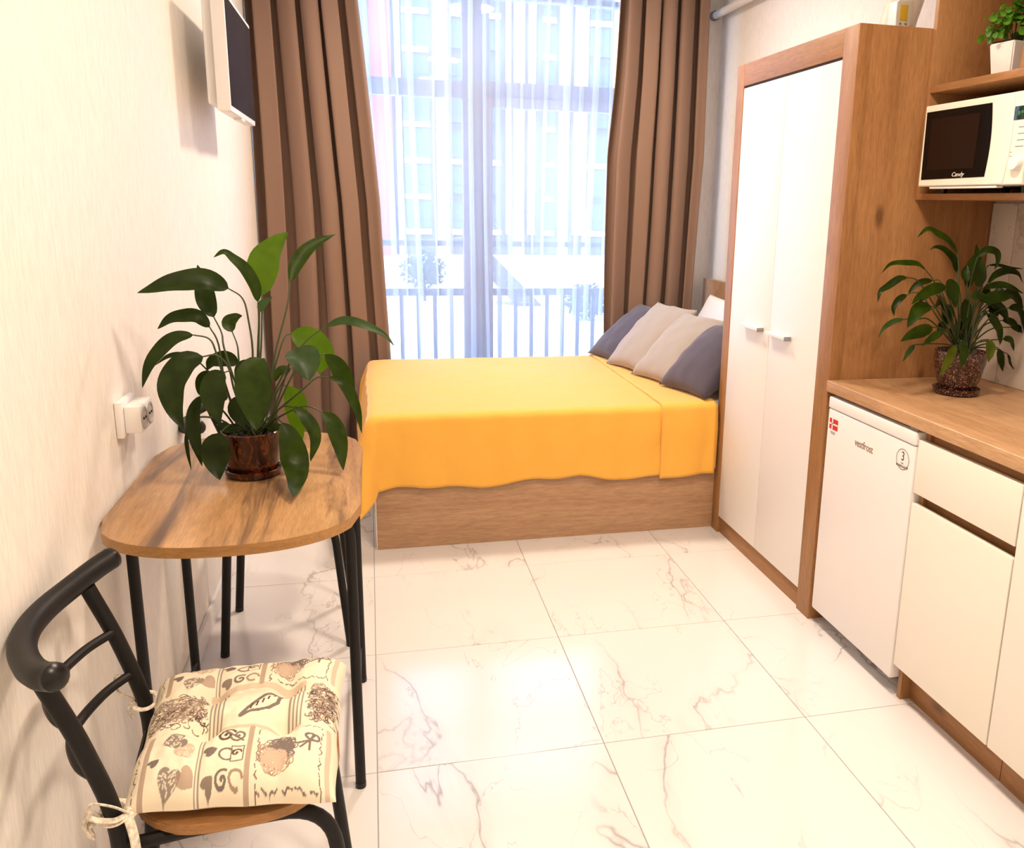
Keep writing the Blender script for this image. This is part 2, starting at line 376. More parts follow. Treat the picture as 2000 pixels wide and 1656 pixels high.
OX0, OX1, OZ0, OZ1 = -0.36, 1.74, 0.04, 2.66
bm = bm_new(); box(bm, WL, OX0, YB, YB+0.2, -0.12, ZC); box(bm, OX1, WR, YB, YB+0.2, -0.12, ZC); box(bm, OX0, OX1, YB, YB+0.2, OZ1, ZC); box(bm, OX0, OX1, YB, YB+0.2, -0.12, OZ0)
struct(obj('wall_back', bm, 'wall', None, smooth=False), 'cream window wall around the full height glazing', 'wall')
bm = bm_new(); box(bm, WL, WL+0.014, YF, YB, 0, 0.075, 0.004)
struct(obj('baseboard_left', bm, 'plastic', None), 'low white baseboard along the wallpaper wall', 'baseboard')
# backsplash tiles on the right wall over the worktop
for k, (a, b) in enumerate([(0.432, 0.548), (-0.168, 0.430), (-0.768, -0.170), (-1.2, -0.770)]):
    bx('tile', 'splash', wall_right, WR-0.012, WR-0.001, a, b, 0.872, 1.456, 0.001)
# window: fixed glazing on the left, balcony door sash on the right, transom lights above
wf = bpy.data.objects.new('window_1', None); COL.objects.link(wf); wf.location = (0.69, YB+0.09, OZ0)
struct(wf, 'tall grey framed balcony window behind the sheer curtain', 'window')
Y0, Y1 = YB+0.05, YB+0.12
bx('frame', 'frame', wf, OX0, OX0+0.06, Y0, Y1, OZ0, OZ1, 0.003); bx('frame', 'frame', wf, OX1-0.06, OX1, Y0, Y1, OZ0, OZ1, 0.003)
bx('frame', 'frame', wf, OX0+0.06, OX1-0.06, Y0, Y1, OZ1-0.06, OZ1, 0.003); bx('frame', 'frame', wf, OX0+0.06, OX1-0.06, Y0, Y1, OZ0, OZ0+0.06, 0.003)
bx('mullion', 'frame', wf, 0.556, 0.665, Y0, Y1, OZ0+0.06, OZ1-0.06, 0.003)
bx('transom', 'frame', wf, OX0+0.06, 0.556, Y0, Y1, 1.985, 2.075, 0.003); bx('transom', 'frame', wf, 0.665, OX1-0.06, Y0, Y1, 2.0, 2.082, 0.003)
bx('transom_bead', 'frame', wf, 0.665, OX1-0.06, Y0, Y1, 2.515, 2.545, 0.003)
# door sash
ds = bm_new(); xa, xb, za, zb = 0.668, OX1-0.063, OZ0+0.063, 1.997
box(ds, xa, xa+0.055, Y0-0.015, Y1-0.02, za, zb, 0.003); box(ds, xb-0.055, xb, Y0-0.015, Y1-0.02, za, zb, 0.003)
box(ds, xa+0.055, xb-0.055, Y0-0.015, Y1-0.02, zb-0.055, zb, 0.003); box(ds, xa+0.055, xb-0.055, Y0-0.015, Y1-0.02, za, za+0.055, 0.003)
sash = obj('door_sash', ds, 'frame', wf)
hb = bm_new(); box(hb, 0.682, 0.708, Y0-0.024, Y0-0.015, 0.98, 1.12, 0.003); tube(hb, fillet([(0.695, Y0-0.02, 1.05), (0.695, Y0-0.055, 1.05), (0.695, Y0-0.055, 0.93)], 0.012), 0.008)
obj('handle', hb, 'steelg', sash)
yg = YB+0.085
for (a, b, c, d) in [(OX0+0.06, 0.556, OZ0+0.06, 1.985), (OX0+0.06, 0.556, 2.075, OZ1-0.06), (xa+0.055, xb-0.055, za+0.055, zb-0.055), (0.665, OX1-0.06, 2.082, 2.515)]:
    bx('pane', 'glass', wf, a, b, yg-0.003, yg+0.003, c, d, 0)

# ================================================================ OUTSIDE
gb = bm_new(); box(gb, -120, 160, 4.2, 140, -2.9, -2.4)
M['ground'] = plain('bright_paving', (0.62, 0.62, 0.60), 0.9, bump=0.0, bscale=0.35, var=0.10)
struct(obj('ground', gb, 'ground', None, smooth=False), 'bright paved yard below the window', 'ground')
rail = thing('balcony_railing', 'dark metal balcony railing with thin balusters outside the window', 'railing', (0.7, 3.35, 0.0))
bx('top_rail', 'rail', rail, -0.45, 1.85, 3.33, 3.37, 1.157, 1.192, 0.003); bx('middle_rail', 'rail', rail, -0.45, 1.85, 3.335, 3.365, 0.858, 0.902, 0.003); bx('bottom_rail', 'rail', rail, -0.45, 1.85, 3.335, 3.365, 0.02, 0.06, 0.003)
bar0 = None
for k in range(23):
    x = -0.40+k*0.1
    if bar0 is None: bar0 = bx('baluster', 'rail', rail, x-0.012, x+0.012, 3.341, 3.359, 0.06, 0.858, 0.001)
    else:
        o = bar0.copy(); COL.objects.link(o); o.parent = rail; o.location.x = k*0.1
for x in (-0.44, 0.63, 1.83): bx('post', 'rail', rail, x-0.02, x+0.02, 3.33, 3.37, -0.1, 1.157, 0.002)
slab = bx('balcony_slab', 'ceiling', None, -0.8, 2.3, YB+0.2, 3.45, -0.3, -0.1, 0.004)
struct(slab, 'narrow concrete balcony ledge under the railing', 'ledge')
# apartment building opposite
BY = 62.0
def fx(px):
    p = [(700, -0.65), (775, 2.036), (850, 4.697), (905, 6.682), (1190, 17.457), (1300, 21.6)]
    for (a, va), (b, vb) in zip(p, p[1:]):
        if px <= b: return va+(vb-va)*(px-a)/(b-a)
    return 21.6+(px-1300)*0.038
M['f_dark'] = plain('facade_slate', (0.030, 0.034, 0.042), 0.7, bscale=0.8, var=0.15)
M['f_white'] = plain('facade_white', (0.80, 0.79, 0.76), 0.7)
M['f_yellow'] = plain('facade_yellow', (0.85, 0.62, 0.16), 0.7)
M['f_red'] = plain('facade_red', (0.20, 0.03, 0.05), 0.7)
M['f_pane'] = plain('facade_pane', (0.05, 0.085, 0.10), 0.3, spec=0.3)
M['f_frame'] = plain('facade_window_frame', (0.05, 0.055, 0.06), 0.6)
bld = thing('apartment_building', 'tall apartment block with white and yellow upright stripes beyond the sheer curtain', 'building', (9.0, BY, -2.4))
obj('wall', box(bm_new(), 1.8, 40, BY, BY+12, -2.4, 34), 'f_dark', bld, smooth=False)
for (a, b, mt) in [(775, 786, 'f_white'), (852, 876, 'f_white'), (985, 994, 'f_yellow'), (1000, 1020, 'f_white'), (1028, 1041, 'f_yellow'), (1088, 1107, 'f_white'), (1117, 1135, 'f_yellow'), (1138, 1142, 'f_white'), (1192, 1203, 'f_yellow'), (1260, 1285, 'f_white')]:
    obj('stripe_panel', box(bm_new(), fx(a), fx(b), BY-0.35, BY, -2.38 if mt == 'f_white' else -0.9, 33), mt, bld, smooth=False)
FZ = [-0.95+2.45*k for k in range(0, 12)]
winc, spanc = {}, {}
for (a, b, mt) in [(790, 840, 'f_white'), (881, 905, 'f_yellow'), (955, 976, 'f_yellow'), (1055, 1080, 'f_white'), (1146, 1187, 'f_yellow'), (1210, 1255, 'f_white')]:
    xa_, xb_ = fx(a), fx(b); w = xb_-xa_
    for k, z in enumerate(FZ):
        if a not in winc:
            sp = obj('spandrel', box(bm_new(), xa_, xb_, BY-0.18, BY, z-0.02, z+0.36), mt, bld, smooth=False); spanc[a] = sp
            fb = bm_new(); t = 0.07
            box(fb, xa_, xa_+t, BY-0.1, BY, z+0.4, z+2.35); box(fb, xb_-t, xb_, BY-0.1, BY, z+0.4, z+2.35); box(fb, xa_+t, xb_-t, BY-0.1, BY, z+2.28, z+2.35); box(fb, xa_+t, xb_-t, BY-0.1, BY, z+0.4, z+0.47)
            nm = 3 if w > 1.5 else 2
            for q in range(1, nm): box(fb, xa_+w*q/nm-0.035, xa_+w*q/nm+0.035, BY-0.09, BY, z+0.47, z+2.28)
            box(fb, xa_+t, xb_-t, BY-0.09, BY, z+1.0, z+1.06)
            wi = obj('window', fb, 'f_frame', bld, smooth=False); pn = obj('pane', box(bm_new(), xa_+t, xb_-t, BY-0.05, BY-0.01, z+0.47, z+2.28), 'f_pane', wi, smooth=False)
            winc[a] = (wi, pn, z)
        else:
            if k % 2 == 0 or mt == 'f_white':
                s2 = spanc[a].copy(); COL.objects.link(s2); s2.parent = bld; s2.location.z = z-winc[a][2]
            w2 = winc[a][0].copy(); COL.objects.link(w2); w2.parent = bld; w2.location.z = z-winc[a][2]
            p2 = winc[a][1].copy(); COL.objects.link(p2); p2.parent = w2
bld2 = thing('red_apartment_wing', 'pinkish red apartment wing at the left beside the striped block', 'building', (-6, BY-1, -2.4))
obj('wall', box(bm_new(), -16, 1.75, BY-2, BY+10, -2.4, 30), 'f_red', bld2, smooth=False)
for q, xx in enumerate([-4.2, -0.9]):
    obj('stripe_panel', box(bm_new(), xx, xx+1.2, BY-2.25, BY-2.0, -1, 29), 'f_pane', bld2, smooth=False)
# outside stair ramp and shrubs in the yard
st = thing('outdoor_stair', 'dark sloping outdoor stair flight in the yard', 'stair', (5.0, 30, -2.4))
sb = bm_new(); a = [(3.2, 30.0, 0.1), (3.2, 31.6, 0.1), (6.0, 31.6, -2.4), (6.0, 30.0, -2.4)]
prism(sb, [(0, 0), (0.9, 0), (3.4, -2.5), (2.5, -2.5)], 0, 1.6)
for v in sb.verts: v.co = Vector((2.9+v.co.x, 30+v.co.z, 0.1+v.co.y))
obj('stringer', sb, 'f_dark', st, smooth=False)
for k in range(9): bx('step', 'f_frame', st, 3.05+k*0.29, 3.55+k*0.29, 29.95, 31.65, -0.08-k*0.275, -0.02-k*0.275, 0)
def shrub(name, label, c, r, n, seed):
    random.seed(seed); bm = bm_new()
    for k in range(n):
        d = Vector((random.gauss(0, 1), random.gauss(0, 1), random.gauss(0, 1))).normalized()*r*random.random()**0.35
        p = Vector(c)+Vector((d.x, d.y, d.z*0.8)); s = r*0.16; u = Vector((random.gauss(0, 1), random.gauss(0, 1), random.gauss(0, 1))).normalized(); w = u.cross(d).normalized()
        f = [bm.verts.new(p+u*s), bm.verts.new(p+w*s*0.5), bm.verts.new(p-u*s), bm.verts.new(p-w*s*0.5)]; bm.faces.new(f)
    t = thing(name, label, 'bush', (c[0], c[1], -2.4)); obj('foliage', bm, 'leaf1', t, smooth=False)
    obj('trunk', tube(bm_new(), [(c[0], c[1], -2.4), (c[0], c[1], c[2])], r*0.07), 'dark', t)
shrub('garden_shrub', 'round dark shrub in the yard seen low at the right of the window', (7.0, 26, -1.75), 0.75, 700, 5)
shrub('garden_shrub', 'small leafy shrub in the yard seen low at the left of the window', (2.0, 32, -1.2), 0.9, 600, 6)

# ================================================================ WARDROBE
WX, WY0, WY1, WZ = 1.5, 0.552, 1.466, 1.98
wd = thing('wardrobe', 'tall oak wardrobe with two plain white doors beside the fridge', 'wardrobe', ((WX+WR)/2, (WY0+WY1)/2, 0))
bx('side_panel', 'oak_v', wd, WX+0.022, WR-0.002, WY0, WY0+0.020, 0, WZ, 0.001); bx('side_panel', 'oak_v', wd, WX+0.022, WR-0.002, WY1-0.020, WY1, 0, WZ, 0.001)
bx('stile', 'oak_v', wd, WX, WX+0.045, WY0-0.0005, WY0+0.088, 0, WZ-0.0, 0.001); bx('stile', 'oak_v', wd, WX, WX+0.045, WY1-0.066, WY1, 0, WZ, 0.001)
bx('top_rail', 'oak_y', wd, WX, WX+0.022, WY0+0.0885, WY1-0.0665, 1.896, WZ, 0.001)
bx('top_panel', 'oak_y', wd, WX+0.046, WR-0.002, WY0+0.0205, WY1-0.0205, WZ-0.02, WZ-0.001, 0.001)
bx('back_panel', 'white', wd, WR-0.008, WR-0.003, WY0+0.0205, WY1-0.0205, 0.07, WZ-0.021, 0)
bx('plinth', 'oak_y', wd, WX+0.012, WX+0.03, WY0+0.0885, WY1-0.0665, 0, 0.074, 0.001)
bx('bottom_panel', 'oak_y', wd, WX+0.046, WR-0.009, WY0+0.0205, WY1-0.0205, 0.056, 0.074, 0.001)
for (a, b, ha, hb_) in [(WY0+0.090, 1.019, 0.845, 1.012), (1.022, WY1-0.068, 1.075, 1.25)]:
    d = bx('door', 'white', wd, WX+0.002, WX+0.020, a, b, 0.078, 1.887, 0.0012)
    h = bm_new(); box(h, WX-0.024, WX+0.002, ha, hb_, 0.966, 0.9685, 0.0008); box(h, WX-0.024, WX-0.0215, ha, hb_, 0.958, 0.966, 0.0005)
    hh = obj('handle', h, 'plastic', d)
    bx('handle_end', 'steelg', hh, WX-0.026, WX+0.001, ha-0.004, ha-0.0005, 0.955, 0.971, 0.0008)
bx('gap_shade_strip', 'dark', wd, WX+0.006, WX+0.020, WY0+0.0885, WY1-0.0665, 1.8875, 1.8955, 0)  # dark strip filling the gap over the doors, shade put into its colour

# ================================================================ FRIDGE
FY0, FY1 = 0.046, 0.528
fr = thing('mini_fridge', 'white undercounter fridge with round warranty sticker', 'fridge', (1.76, (FY0+FY1)/2, 0))
bx('body', 'fridge', fr, WX+0.058, 2.02, FY0+0.004, FY1-0.004, 0.05, 0.815, 0.004)
bx('gasket', 'midgrey', fr, WX+0.046, WX+0.058, FY0+0.010, FY1-0.010, 0.07, 0.80, 0)
dr = bx('door', 'fridge', fr, WX-0.004, WX+0.046, FY0, FY1, 0.060, 0.782, 0.007)
bx('door_cap', 'plastic', dr, WX-0.006, WX+0.046, FY0, FY1, 0.7835, 0.822, 0.006)
bx('kick_plate', 'midgrey', fr, WX+0.075, WX+0.085, FY0+0.01, FY1-0.01, 0.012, 0.052, 0)
bx('hinge', 'steelg', fr, WX+0.005, WX+0.07, FY0+0.012, FY0+0.05, 0.8225, 0.8285, 0.002); bx('hinge', 'steelg', fr, WX+0.005, WX+0.07, FY0+0.012, FY0+0.05, 0.050, 0.0575, 0.002)
for (x, y) in [(WX+0.1, FY0+0.05), (WX+0.1, FY1-0.05), (1.98, FY0+0.05), (1.98, FY1-0.05)]: obj('foot', lathe(bm_new(), [(0.016, 0), (0.016, 0.012), (0.009, 0.014), (0.009, 0.052)], x, y, 14), 'blackcap', fr)
fxp = WX-0.0045
text_obj('brand_lettering', 'vestfrost', 0.034, 'brownprint', dr, (fxp, 0.302, 0.712), (0, -1, 0), (0, 0, 1), squeeze=0.85)
# flag sticker
fl = bm_new(); box(fl, fxp-0.0004, fxp, 0.462, 0.514, 0.716, 0.752, 0)
flag = obj('flag_sticker', fl, 'redprint', dr, smooth=False)
fc = bm_new(); box(fc, fxp-0.0008, fxp-0.0004, 0.462, 0.514, 0.7315, 0.7365); box(fc, fxp-0.0008, fxp-0.0004, 0.4925, 0.4985, 0.716, 0.752)
obj('white_cross', fc, 'whiteprint', flag, smooth=False)
for k, (wa, zz_) in enumerate([(0.016, 0.706), (0.012, 0.701)]): bx('small_print', 'midgrey', flag, fxp-0.0004, fxp, 0.489-wa, 0.489+wa, zz_, zz_+0.0022, 0)
# warranty sticker
def disc(bm, y, z, r0, r1, x, seg=40):
    a = [bm.verts.new((x, y+r0*math.cos(2*PI*k/seg), z+r0*math.sin(2*PI*k/seg))) for k in range(seg)]
    if r1:
        b = [bm.verts.new((x, y+r1*math.cos(2*PI*k/seg), z+r1*math.sin(2*PI*k/seg))) for k in range(seg)]
        for k in range(seg): bm.faces.new((a[k], a[(k+1) % seg], b[(k+1) % seg], b[k]))
    else: bm.faces.new(a)
    return bm
sk = obj('warranty_sticker', disc(bm_new(), 0.0985, 0.730, 0.031, 0, fxp-0.0002), 'whiteprint', dr, smooth=False)
obj('sticker_ring', disc(bm_new(), 0.0985, 0.730, 0.0305, 0.0290, fxp-0.0006), 'blackprint', sk, smooth=False)
text_obj('sticker_number', '3', 0.038, 'blackprint', sk, (fxp-0.0004, 0.098, 0.738), (0, -1, 0), (0, 0, 1), squeeze=0.8)
bx('small_print', 'midgrey', sk, fxp-0.0006, fxp-0.0003, 0.0925, 0.1045, 0.7165, 0.7195, 0)
text_obj('sticker_lettering', 'WARRANTY', 0.0105, 'blackprint', sk, (fxp-0.0004, 0.0985, 0.7085), (0, -1, 0), (0, 0, 1))

# ================================================================ BASE CABINETS + WORKTOP
def cabinet(label, y1, y0, drawer):
    c = thing('base_cabinet', label, 'cabinet', (1.78, (y0+y1)/2, 0))
    bx('side_panel', 'oak_v', c, WX+0.024, WR-0.02, y1-0.018, y1, 0 if drawer else 0.1085, 0.83, 0.0008); bx('side_panel', 'oak_v', c, WX+0.024, WR-0.02, y0, y0+0.018, 0.1085, 0.83, 0.0008)
    bx('rail', 'oak_y', c, WX+0.034, WX+0.052, y0+0.0185, y1-0.0185, 0.76, 0.83, 0.0008)
    bx('plinth', 'oak_y', c, WX+0.056, WX+0.074, y0, y1-(0.0185 if drawer else 0.0005), 0, 0.108, 0.0008)
    bx('bottom_panel', 'oak_y', c, WX+0.024, WR-0.03, y0+0.0185, y1-0.0185, 0.108, 0.124, 0)
    bx('back_panel', 'white', c, WR-0.03, WR-0.022, y0+0.0185, y1-0.0185, 0.13, 0.82, 0)
    if drawer:
        bx('rail', 'oak_y', c, WX+0.034, WX+0.052, y0+0.0185, y1-0.0185, 0.56, 0.70, 0.0008)
        bx('drawer_front', 'cream', c, WX, WX+0.018, y0+0.002, y1-0.001, 0.650, 0.804, 0.001)
        bx('door', 'cream', c, WX, WX+0.018, y0+0.002, y1-0.001, 0.112, 0.618, 0.001)
    else:
        bx('door', 'cream', c, WX, WX+0.018, y0+0.002, y1-0.002, 0.112, 0.804, 0.001)
    return c
cabinet('cream base cabinet with one drawer above its door next to fridge', 0.042, -0.366, True)
cabinet('cream base cabinet with one tall door at the right edge', -0.368, -0.968, False)
wt = bm_new(); box(wt, WX-0.008, WR-0.001, -0.972, WY0-0.002, 0.833, 0.871, 0.005, 3)
tag(obj('worktop', wt, 'worktop', None), 'oak effect kitchen worktop over fridge and cream cabinets', 'worktop')

# ================================================================ WALL SHELVES
SX = 1.752
sh = thing('wall_shelf', 'oak open wall shelf unit holding microwave and white pot', 'shelf', (1.9, 0.0, 1.46))
bx('side_panel', 'oak_v', sh, SX, WR-0.001, WY0-0.0205, WY0-0.002, 1.461, 2.62, 0.001)
bx('side_panel', 'oak_v', sh, SX, WR-0.001, -0.90, -0.882, 1.461, 2.62, 0.001)
bx('bottom_shelf', 'oak_y', sh, SX-0.001, WR-0.001, -0.8815, WY0-0.021, 1.461, 1.480, 0.001)
bx('upper_shelf', 'oak_y', sh, SX-0.001, WR-0.001, -0.8815, WY0-0.021, 1.786, 1.808, 0.001)
bx('top_panel', 'oak_y', sh, SX, WR-0.001, -0.8815, WY0-0.021, 2.602, 2.62, 0.001)
bx('divider', 'oak_v', sh, SX+0.001, WR-0.001, 0.124, 0.142, 1.8085, 2.6015, 0.001)
bx('shelf_board', 'oak_y', sh, SX, WR-0.001, 0.1425, WY0-0.021, 2.21, 2.228, 0.001)
bx('back_panel', 'oak_v', sh, WR-0.006, WR-0.0015, -0.88, WY0-0.022, 1.4805, 2.6, 0)

# ================================================================ MICROWAVE
MX = 1.712
mwv = thing('microwave', 'white microwave oven with dark door window on oak shelf', 'microwave', (1.85, 0.26, 1.481))
my0, my1, mz0, mz1 = 0.030, 0.484, 1.500, 1.742
bx('body', 'mwbody', mwv, MX+0.03, 2.03, my0+0.004, my1-0.004, mz0, mz1-0.004, 0.004)
# door with curved right side
def seam(z, base=0.103): 
    t = (z-mz0)/(mz1-mz0); return base-0.020*math.sin(PI*t)*0.6-0.006*t+0.012*(1-t)*0
db = bm_new(); N = 14; zs = [mz0+0.001+(mz1-mz0-0.002)*k/N for k in range(N+1)]
pts = [(my1, mz0+0.001), (my1, mz1-0.001)]+[(seam(z)+0.001, z) for z in reversed(zs)]
def plate(bm, pts, x0, x1, bev=0.0):
    a = [bm.verts.new((x0, y, z)) for y, z in pts]; b = [bm.verts.new((x1, y, z)) for y, z in pts]; n = len(a)
    f = bm.faces.new(a); bm.faces.new(b[::-1])
    for k in range(n): bm.faces.new((a[k], b[k], b[(k+1) % n], a[(k+1) % n]))
    if bev: bmesh.ops.bevel(bm, geom=list(f.edges), offset=bev, segments=2, affect='EDGES')
    return bm
mdoor = obj('door', plate(db, pts, MX, MX+0.029, 0.003), 'mwbody', mwv)
wz0, wz1 = 1.524, 1.722; zz = [wz0+(wz1-wz0)*k/10 for k in range(11)]
wpts = [(0.470, wz0-0.003), (0.474, wz1)]+[(0.186-0.016*math.sin(PI*(0.15+0.75*(z-wz0)/(wz1-wz0))), z) for z in reversed(zz)]
win = obj('door_window', plate(bm_new(), wpts, MX-0.0012, MX+0.001, 0.0), 'glassblack', mdoor)
M['mesh'] = plain('oven_mesh', (0.016, 0.006, 0.003), 0.5, spec=0.1)
obj('window_mesh', plate(bm_new(), [(0.445, 1.55), (0.447, 1.70), (0.225, 1.70), (0.228, 1.55)], MX-0.0018, MX-0.0012), 'mesh', win, smooth=False)
text_obj('brand_lettering', 'Candy', 0.017, 'whiteprint', win, (MX-0.0022, 0.294, 1.533), (0, -1, 0), (0, 0, 1), shear=0.25, squeeze=1.25)
bx('door_lip', 'plastic', mdoor, MX+0.004, MX+0.026, 0.13, 0.43, mz0-0.0065, mz0-0.0005, 0.001)
pb = [(my0, mz0+0.001), (seam(mz0)-0.001, mz0+0.001)]+[(seam(z)-0.001, z) for z in zs[1:]]+[(my0, mz1-0.001)]
panel = obj('control_panel', plate(bm_new(), pb, MX, MX+0.029, 0.002), 'mwbody', mwv)
dsp = bx('display', 'display', panel, MX-0.0015, MX+0.001, 0.036, 0.088, 1.668, 1.703, 0.0008)
for k in range(3): bx('display_segment', 'greenled', dsp, MX-0.0019, MX-0.0015, 0.042+k*0.012, 0.050+k*0.012, 1.680+0.004*(k % 2), 1.690, 0)
kn = bm_new(); lathe(kn, [(0.020, 0), (0.0195, 0.014), (0.017, 0.018), (0.0, 0.0185)], 0, 0, 28)
for v in kn.verts: v.co = Vector((MX-v.co.z, 0.052+v.co.x, 1.556+v.co.y))
obj('knob', kn, 'plastic', panel)
for k in range(4): bx('button_mark', 'midgrey', panel, MX-0.0008, MX+0.0002, 0.040, 0.066+0.004*(k == 3), 1.648-k*0.0165, 1.650-k*0.0165, 0)
for k in range(4): bx('scale_mark', 'midgrey', panel, MX-0.0008, MX+0.0002, 0.081-0.003*(k % 2), 0.088, 1.585-k*0.0105, 1.5865-k*0.0105, 0)
for (x, y) in [(MX+0.06, 0.08), (MX+0.06, 0.44), (2.0, 0.08), (2.0, 0.44)]: obj('foot', lathe(bm_new(), [(0.012, 1.4805), (0.014, 1.5005)], x, y, 12), 'blackcap', mwv)
# ================================================================ BED
BX0, BX1, BY0, BY1 = 0.012, 2.0, 1.470, 2.73
bed = thing('bed', 'low oak bed with plain headboard below the window', 'bed', (1.0, 2.1, 0))
bx('front_panel', 'oak_x', bed, BX0+0.0035, BX1, BY0, BY0+0.020, 0, 0.36, 0.0008)
bx('foot_panel', 'white', bed, BX0-0.0005, BX0+0.003, BY0, BY1, 0, 0.36, 0.0005)
bx('rear_panel', 'oak_x', bed, BX0+0.0035, BX1, BY1-0.02, BY1, 0, 0.36, 0.0008)
bx('slat_base', 'white', bed, BX0+0.0035, BX1, BY0+0.0205, BY1-0.0205, 0.28, 0.30, 0)
bx('mattress', 'mattress', bed, BX0+0.01, BX1-0.002, BY0+0.012, BY1-0.012, 0.361, 0.572, 0.03)
bx('headboard', 'oak_x', bed, BX1+0.002, BX1+0.030, BY0+0.002, 2.99, 0, 1.0, 0.001)
ZT = 0.578
def edge(d, r):
    if d < PI/2*r: return r*math.sin(d/r), r*(1-math.cos(d/r))
    return r, r+(d-PI/2*r)
def drape(s, t, x0, y0, y1, z, r=0.03, off=0.0):
    """s: distance along the bed from the foot edge (negative hangs over the foot); t: distance from the front edge"""
    W = y1-y0; dsn = max(r*0.6-s, 0); dt = max(r*0.6-t, 0); df = max(t-(W-r*0.6), 0)
    x = x0+max(s, r*0.6); y = y0+min(max(t, r*0.6), W-r*0.6)
    nx = ny = 0.0; dd = 0.0
    if dsn > 0 or dt > 0 or df > 0:
        dy = dt if dt > 0 else -df
        dd = math.hypot(dsn, dy); nx, ny = -dsn/dd, -dy/dd
        o_, dn = edge(dd, r); sc = 0.0
        if dsn > 0 and dy != 0: sc = 0.30*abs(2*nx*ny)*dn
        x += nx*(o_+sc); y += ny*(o_+sc); z -= dn
    return Vector((x, y, z)), Vector((nx, ny, 0)), dd
def blanket_sheet(s0, s1, t0, t1, nu, nv, lift, hem, seed, r=0.03):
    bm = bm_new()
    def fn(u, v):
        s = s0+(s1-s0)*u; 
        tf = t0+hem(s)
        t = tf+(t1-tf)*v
        p, n, dd = drape(s, t, BX0-0.004, BY0-0.006, BY1+0.01, ZT+lift, r)
        w = fbm((s*3, t*3, seed))*0.006+fbm((s*9, t*9, seed+3))*0.002
        if dd > 0:
            k = min(1, dd/0.12)
            w2 = 0.012*math.sin((s if n.y < -0.5 else t)*17+seed)*k+0.010*fbm((s*6, t*6, seed+8))*k
            p += n*(abs(w2)+0.002+lift)
            if n.x < -0.5: p.x -= 0.045*min(1, dd/0.3)*(0.45+0.55*min(1, max(0, t)/0.9))*(0.8+0.4*math.sin(t*7+2))
            p.z += 0.4*w
        else: p.z += abs(w)+0.001
        return p
    grid(bm, nu, nv, fn); return bm
def hem_main(s):
    return 0.012*math.sin(s*9+1)+0.006*math.sin(s*23)-(0.035 if s < 0.16 else 0)*min(1, max(0, (0.16-s)/0.2))
bk = thing('blanket', 'yellow fleece blanket spread over the bed', 'blanket', (0.8, 2.1, ZT))
o = obj('cover', blanket_sheet(-0.40, 1.485, -0.305, 1.32, 150, 120, 0.0, hem_main, 1.0), 'blanket', bk, angle=180)
def hem_fold(s): return -0.022+0.006*math.sin(s*14)
o = obj('folded_edge', blanket_sheet(1.225, 1.474, -0.305, 1.31, 24, 110, 0.011, hem_fold, 4.0), 'blanket', bk, angle=180)
md = o.modifiers.new('thick', 'SOLIDIFY'); md.thickness = 0.012; md.offset = -1
md = bk.children[0].modifiers.new('thick', 'SOLIDIFY'); md.thickness = 0.004; md.offset = -1

# ---- cushions and pillows
def pillow_bm(w, h, th, seed, n=26, pinch=0.07, wr=0.010):
    bm = bm_new(); 
    def side(sg):
        def fn(u, v):
            a, b = 2*u-1, 2*v-1
            x = a*w/2*(1-pinch*(1-abs(a)**2)*0-pinch*(1-b*b)*abs(a)); y = b*h/2*(1-pinch*(1-a*a)*abs(b))
            e = max(0, (1-a*a))**0.45*max(0, (1-b*b))**0.45
            z = sg*th/2*e
            k = min(1, e*2.5)*(1-0.5*e)
            z += (fbm((x*14, y*14, seed+sg))*wr+math.sin(math.atan2(y, x)*9+seed)*wr*0.5*(1-e))*k
            return Vector((x, y, z))
        return fn
    grid(bm, n, n, side(1)); grid(bm, n, n, side(-1))
    bmesh.ops.remove_doubles(bm, verts=bm.verts[:], dist=0.0004)
    return bm
def place_pillow(name, label, mat, w, h, th, foot, tilt, yaw, seed, cat='cushion', group=None, roll=0.0):
    """foot: middle of the lower edge; tilt: angle from horizontal; leans towards +X"""
    bm = pillow_bm(w, h, th, seed)
    R_ = Matrix.Rotation(yaw, 4, 'Z') @ Matrix.Rotation(-tilt, 4, 'Y') @ Matrix.Translation((w/2, 0, 0)) @ Matrix.Rotation(roll, 4, 'Z')
    for v in bm.verts: v.co = R_ @ v.co
    t = obj(name, bm, mat, None, angle=180)
    t.location = foot
    return tag(t, label, cat, group)
rd = math.radians
place_pillow('pillow', 'white bed pillow leaning on the headboard at the back', 'linen_w', 0.34, 0.62, 0.11, (1.79, 2.41, 0.625), rd(63), 0.0, 11, 'pillow')
place_pillow('pillow', 'white bed pillow lying flat behind the grey cushions', 'linen_w', 0.30, 0.58, 0.13, (1.50, 2.39, 0.645), rd(6), 0.0, 12, 'pillow')
place_pillow('pillow', 'white bed pillow in front of the headboard behind the wardrobe', 'linen_w', 0.34, 0.52, 0.13, (1.60, 1.81, 0.645), rd(6), 0.0, 13, 'pillow')
place_pillow('throw_cushion', 'slate cushion nearest the window in the row', 'cush_d', 0.44, 0.37, 0.13, (1.25, 2.535, 0.596), rd(38), 0.22, 21)
place_pillow('throw_cushion', 'light grey cushion leaning beside the slate cushion near the window', 'cush_l', 0.45, 0.38, 0.14, (1.285, 2.215, 0.594), rd(45), 0.26, 22)
place_pillow('throw_cushion', 'light grey cushion leaning between other grey one and wardrobe side slate one', 'cush_l', 0.44, 0.37, 0.14, (1.330, 1.915, 0.594), rd(43), 0.26, 23)
place_pillow('throw_cushion', 'slate cushion against the wardrobe at the near end', 'cush_d', 0.42, 0.36, 0.16, (1.385, 1.638, 0.598), rd(41), 0.27, 24)

